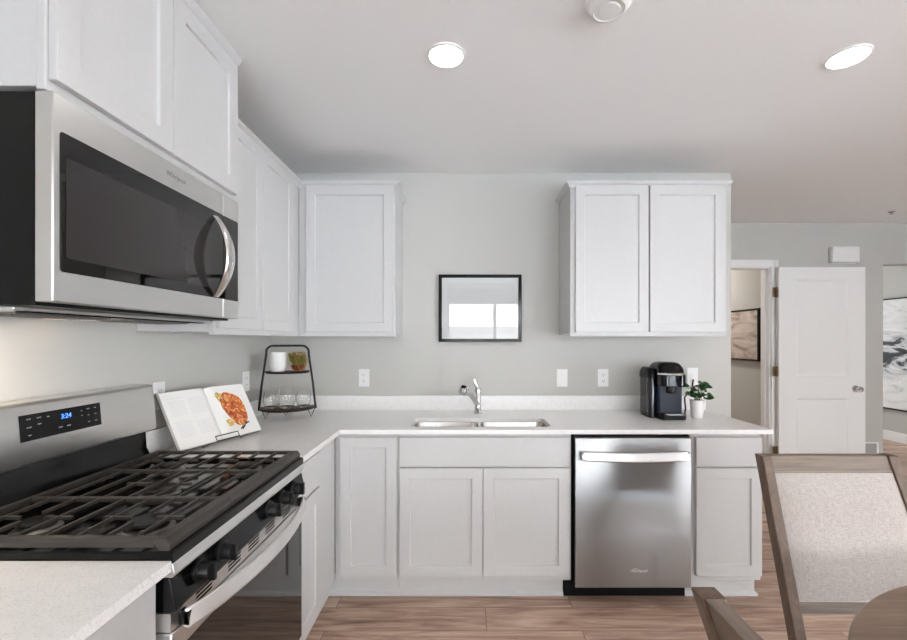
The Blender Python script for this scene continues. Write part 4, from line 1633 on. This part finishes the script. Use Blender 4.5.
def leaf_mesh(m, base, tip, width, normal):
    base, tip = Vector(base), Vector(tip)
    ax = tip - base
    side = ax.cross(Vector(normal)).normalized()
    nm = side.cross(ax).normalized()
    K = 6
    vs, fs = [], []
    for i in range(K + 1):
        t = i / K
        w_ = width * math.sin(PI * min(1, 0.06 + 0.94 * t)) ** 0.8 if i < K else 0.0006
        droop = -0.25 * ax.length * t * t
        c_ = base + ax * t + nm * 0.10 * ax.length * math.sin(PI * t) + Vector((0, 0, droop * 0.4))
        vs += [tuple(c_ - side * w_ + nm * w_ * 0.25), tuple(c_), tuple(c_ + side * w_ + nm * w_ * 0.25)]
    for i in range(K):
        for j in range(2):
            a = i * 3 + j
            fs.append((a, a + 1, a + 4, a + 3))
    m.mesh(vs, fs)


rnd = random.Random(5)
stems = MB()
P0 = Vector(pp) + Vector((0, 0, 0.094))
spec = []
for i in range(13):
    a = 2 * PI * i / 13 + rnd.uniform(-0.2, 0.2)
    spread = rnd.uniform(0.012, 0.045)
    hgt = rnd.uniform(0.03, 0.115)
    spec.append((a, spread, hgt))
spec.append((0.1, 0.062, 0.040))
spec.append((-0.5, 0.055, 0.020))
leaf_pts = []
for a, s_, h_ in spec:
    tip = P0 + Vector((math.cos(a) * s_, math.sin(a) * s_ * 0.8, h_))
    midp = P0.lerp(tip, 0.5) + Vector((0, 0, 0.012))
    stems.tube([tuple(P0 + Vector((math.cos(a) * 0.008, math.sin(a) * 0.008, 0))), tuple(midp), tuple(tip)], [0.0018, 0.0015, 0.0012], 6)
    leaf_pts.append((a, tip, midp))
obj('stems', stems, M['leaf'], pl)
for a, tip, midp in leaf_pts:
    for da, b_, sc_ in ((0.0, tip, 1.0), (1.3, midp.lerp(tip, 0.5), 0.8), (-1.3, midp.lerp(tip, 0.6), 0.8)):
        m = MB()
        d_ = Vector((math.cos(a + da), math.sin(a + da), rnd.uniform(-0.1, 0.5))).normalized()
        leaf_mesh(m, b_, b_ + d_ * 0.042 * sc_, 0.019 * sc_, (0.0, -0.6, 0.8))
        obj('leaf', m, M['leaf'], pl)

# ------------------------------------------------------------------ dining table and chairs
TC = (1.30, 0.445)
TR = 0.675
tb = thing('dining_table', 'round grey-brown wooden dining table at lower right', 'table', (TC[0], TC[1], 0))
m = MB()
m.lathe([(TR - 0.03, 0.722), (TR - 0.004, 0.728), (TR, 0.735), (TR, 0.752), (TR - 0.006, 0.76), (TR - 0.05, 0.7602), (0.01, 0.7602)], (TC[0], TC[1], 0), 96)
obj('tabletop', m, M['tablewood'], tb)
m = MB()
m.lathe([(0.11, 0.10), (0.07, 0.18), (0.06, 0.40), (0.075, 0.60), (0.16, 0.70), (0.30, 0.722)], (TC[0], TC[1], 0), 32)
obj('pedestal', m, M['chairwood'], tb)
m = MB()
m.lathe([(0.24, 0.0), (0.24, 0.03), (0.22, 0.04), (0.12, 0.075), (0.11, 0.10)], (TC[0], TC[1], 0), 40)
obj('pedestal_base', m, M['chairwood'], tb)


LEAN = 0.358
SPLAY = 0.045


def make_chair(label, group):
    """local frame: front is -y, back is +y, floor at z = 0"""
    t = thing('dining_chair', label, 'chair', (0, 0, 0), group)
    top = 0.98
    sz = 0.46

    def by(z):
        return 0.22 + LEAN * (z - sz)

    def hx(z):
        return 0.235 + SPLAY * (top - z)

    # back posts continue into rear legs
    for s in (-1, 1):
        m = MB()
        rings = []
        for z, yy in ((0.0, 0.30), (0.2, 0.235), (0.40, 0.205), (sz, by(sz)), (0.62, by(0.62)), (0.8, by(0.8)), (top, by(top))):
            xo = s * (hx(z) if z >= sz else hx(sz))
            xi = xo - s * 0.034
            d = 0.020 if z > 0.3 else 0.016
            rings.append([(xo, yy - d, z), (xi, yy - d, z), (xi, yy + d, z), (xo, yy + d, z)])
        m.rings(rings)
        obj('back_post', m, M['chairwood'], t, 0.003)
    for s in (-1, 1):
        m = MB()
        x0, x1 = s * 0.235, s * 0.195
        m.rings([[(x0, -0.205, 0), (x1, -0.205, 0), (x1, -0.17, 0), (x0, -0.17, 0)], [(x0 + s * 0.002, -0.215, 0.43), (x1, -0.215, 0.43), (x1, -0.165, 0.43), (x0 + s * 0.002, -0.165, 0.43)]])
        obj('leg', m, M['chairwood'], t, 0.003)
    # aprons
    m = MB()
    m.box(-0.19, 0.19, -0.205, -0.185, 0.365, 0.43).box(-0.20, 0.20, 0.165, 0.185, 0.365, 0.43)
    m.box(-0.23, -0.205, -0.165, 0.185, 0.365, 0.43).box(0.205, 0.23, -0.165, 0.185, 0.365, 0.43)
    obj('apron', m, M['chairwood'], t)
    m = MB()
    lp = rrect(-0.24, 0.24, -0.225, 0.185, 0.03, 4)
    m.rings([[(x, y, 0.43) for x, y in lp], [(x * 1.01, y * 1.01, 0.445) for x, y in lp], [(x * 0.99, y * 0.99, 0.458) for x, y in lp], [(x * 0.9, y * 0.9, 0.466) for x, y in lp]])
    obj('seat', m, M['fabric'], t)

    def slab(z0_, z1_, d0, d1, inset):
        mm = MB()
        rings = []
        for z in (z0_, z1_):
            w_ = hx(z) - inset
            rings.append([(-w_, by(z) + d0, z), (w_, by(z) + d0, z), (w_, by(z) + d1, z), (-w_, by(z) + d1, z)])
        mm.rings(rings)
        return mm
    obj('top_rail', slab(0.925, top, -0.014, 0.014, 0.0345), M['railwood'], t, 0.002)
    obj('lower_rail', slab(0.532, 0.566, -0.014, 0.014, 0.0345), M['railwood'], t, 0.002)
    # upholstered panel, gently crowned towards the front, wood back
    m = MB()
    K, L = 12, 12
    zA, zB = 0.562, 0.932
    grid = []
    for i in range(K + 1):
        z = zA + (zB - zA) * i / K
        row = []
        w_ = hx(z) - 0.030
        for j in range(L + 1):
            u = -1 + 2 * j / L
            v = -1 + 2 * i / K
            e = (1 - abs(u) ** 6) * (1 - abs(v) ** 6)
            row.append((u * w_, by(z) - 0.010 - 0.020 * e ** 0.6, z))
        grid.append(row)
    m.rings(grid, False, False, False)
    # close the back
    back = []
    for i in (0, K):
        z = zA + (zB - zA) * i / K
        w_ = hx(z) - 0.030
        back.append([(-w_, by(z) + 0.004, z), (w_, by(z) + 0.004, z)])
    m.mesh([back[0][0], back[0][1], back[1][1], back[1][0]], [(0, 1, 2, 3)])
    pn = obj('upholstered_back', m, M['fabric'], t, angle=60)
    m = MB()
    wA, wB = hx(zA) - 0.032, hx(zB) - 0.032
    loop = [(-wA, by(zA) - 0.012, zA + 0.003), (0, by(zA) - 0.012, zA + 0.003), (wA, by(zA) - 0.012, zA + 0.003), (wB, by(zB) - 0.012, zB - 0.003), (0, by(zB) - 0.012, zB - 0.003), (-wB, by(zB) - 0.012, zB - 0.003)]
    m.tube(loop, 0.003, 6, True)
    obj('piping', m, M['fabricedge'], pn)
    obj('back_board', slab(0.566, 0.925, 0.004, 0.012, 0.0345), M['railwood'], t)
    return t


ch1 = make_chair('wooden dining chair with pale linen back, facing the camera across the table', 'dining chairs')
ch1.location = (1.263, 1.09 + 0.01, 0)
dup(ch1, (0.793, 0.466, 0), PI / 2, 'dining chair at the bottom edge, only top corner of wooden back showing', 'dining chairs')
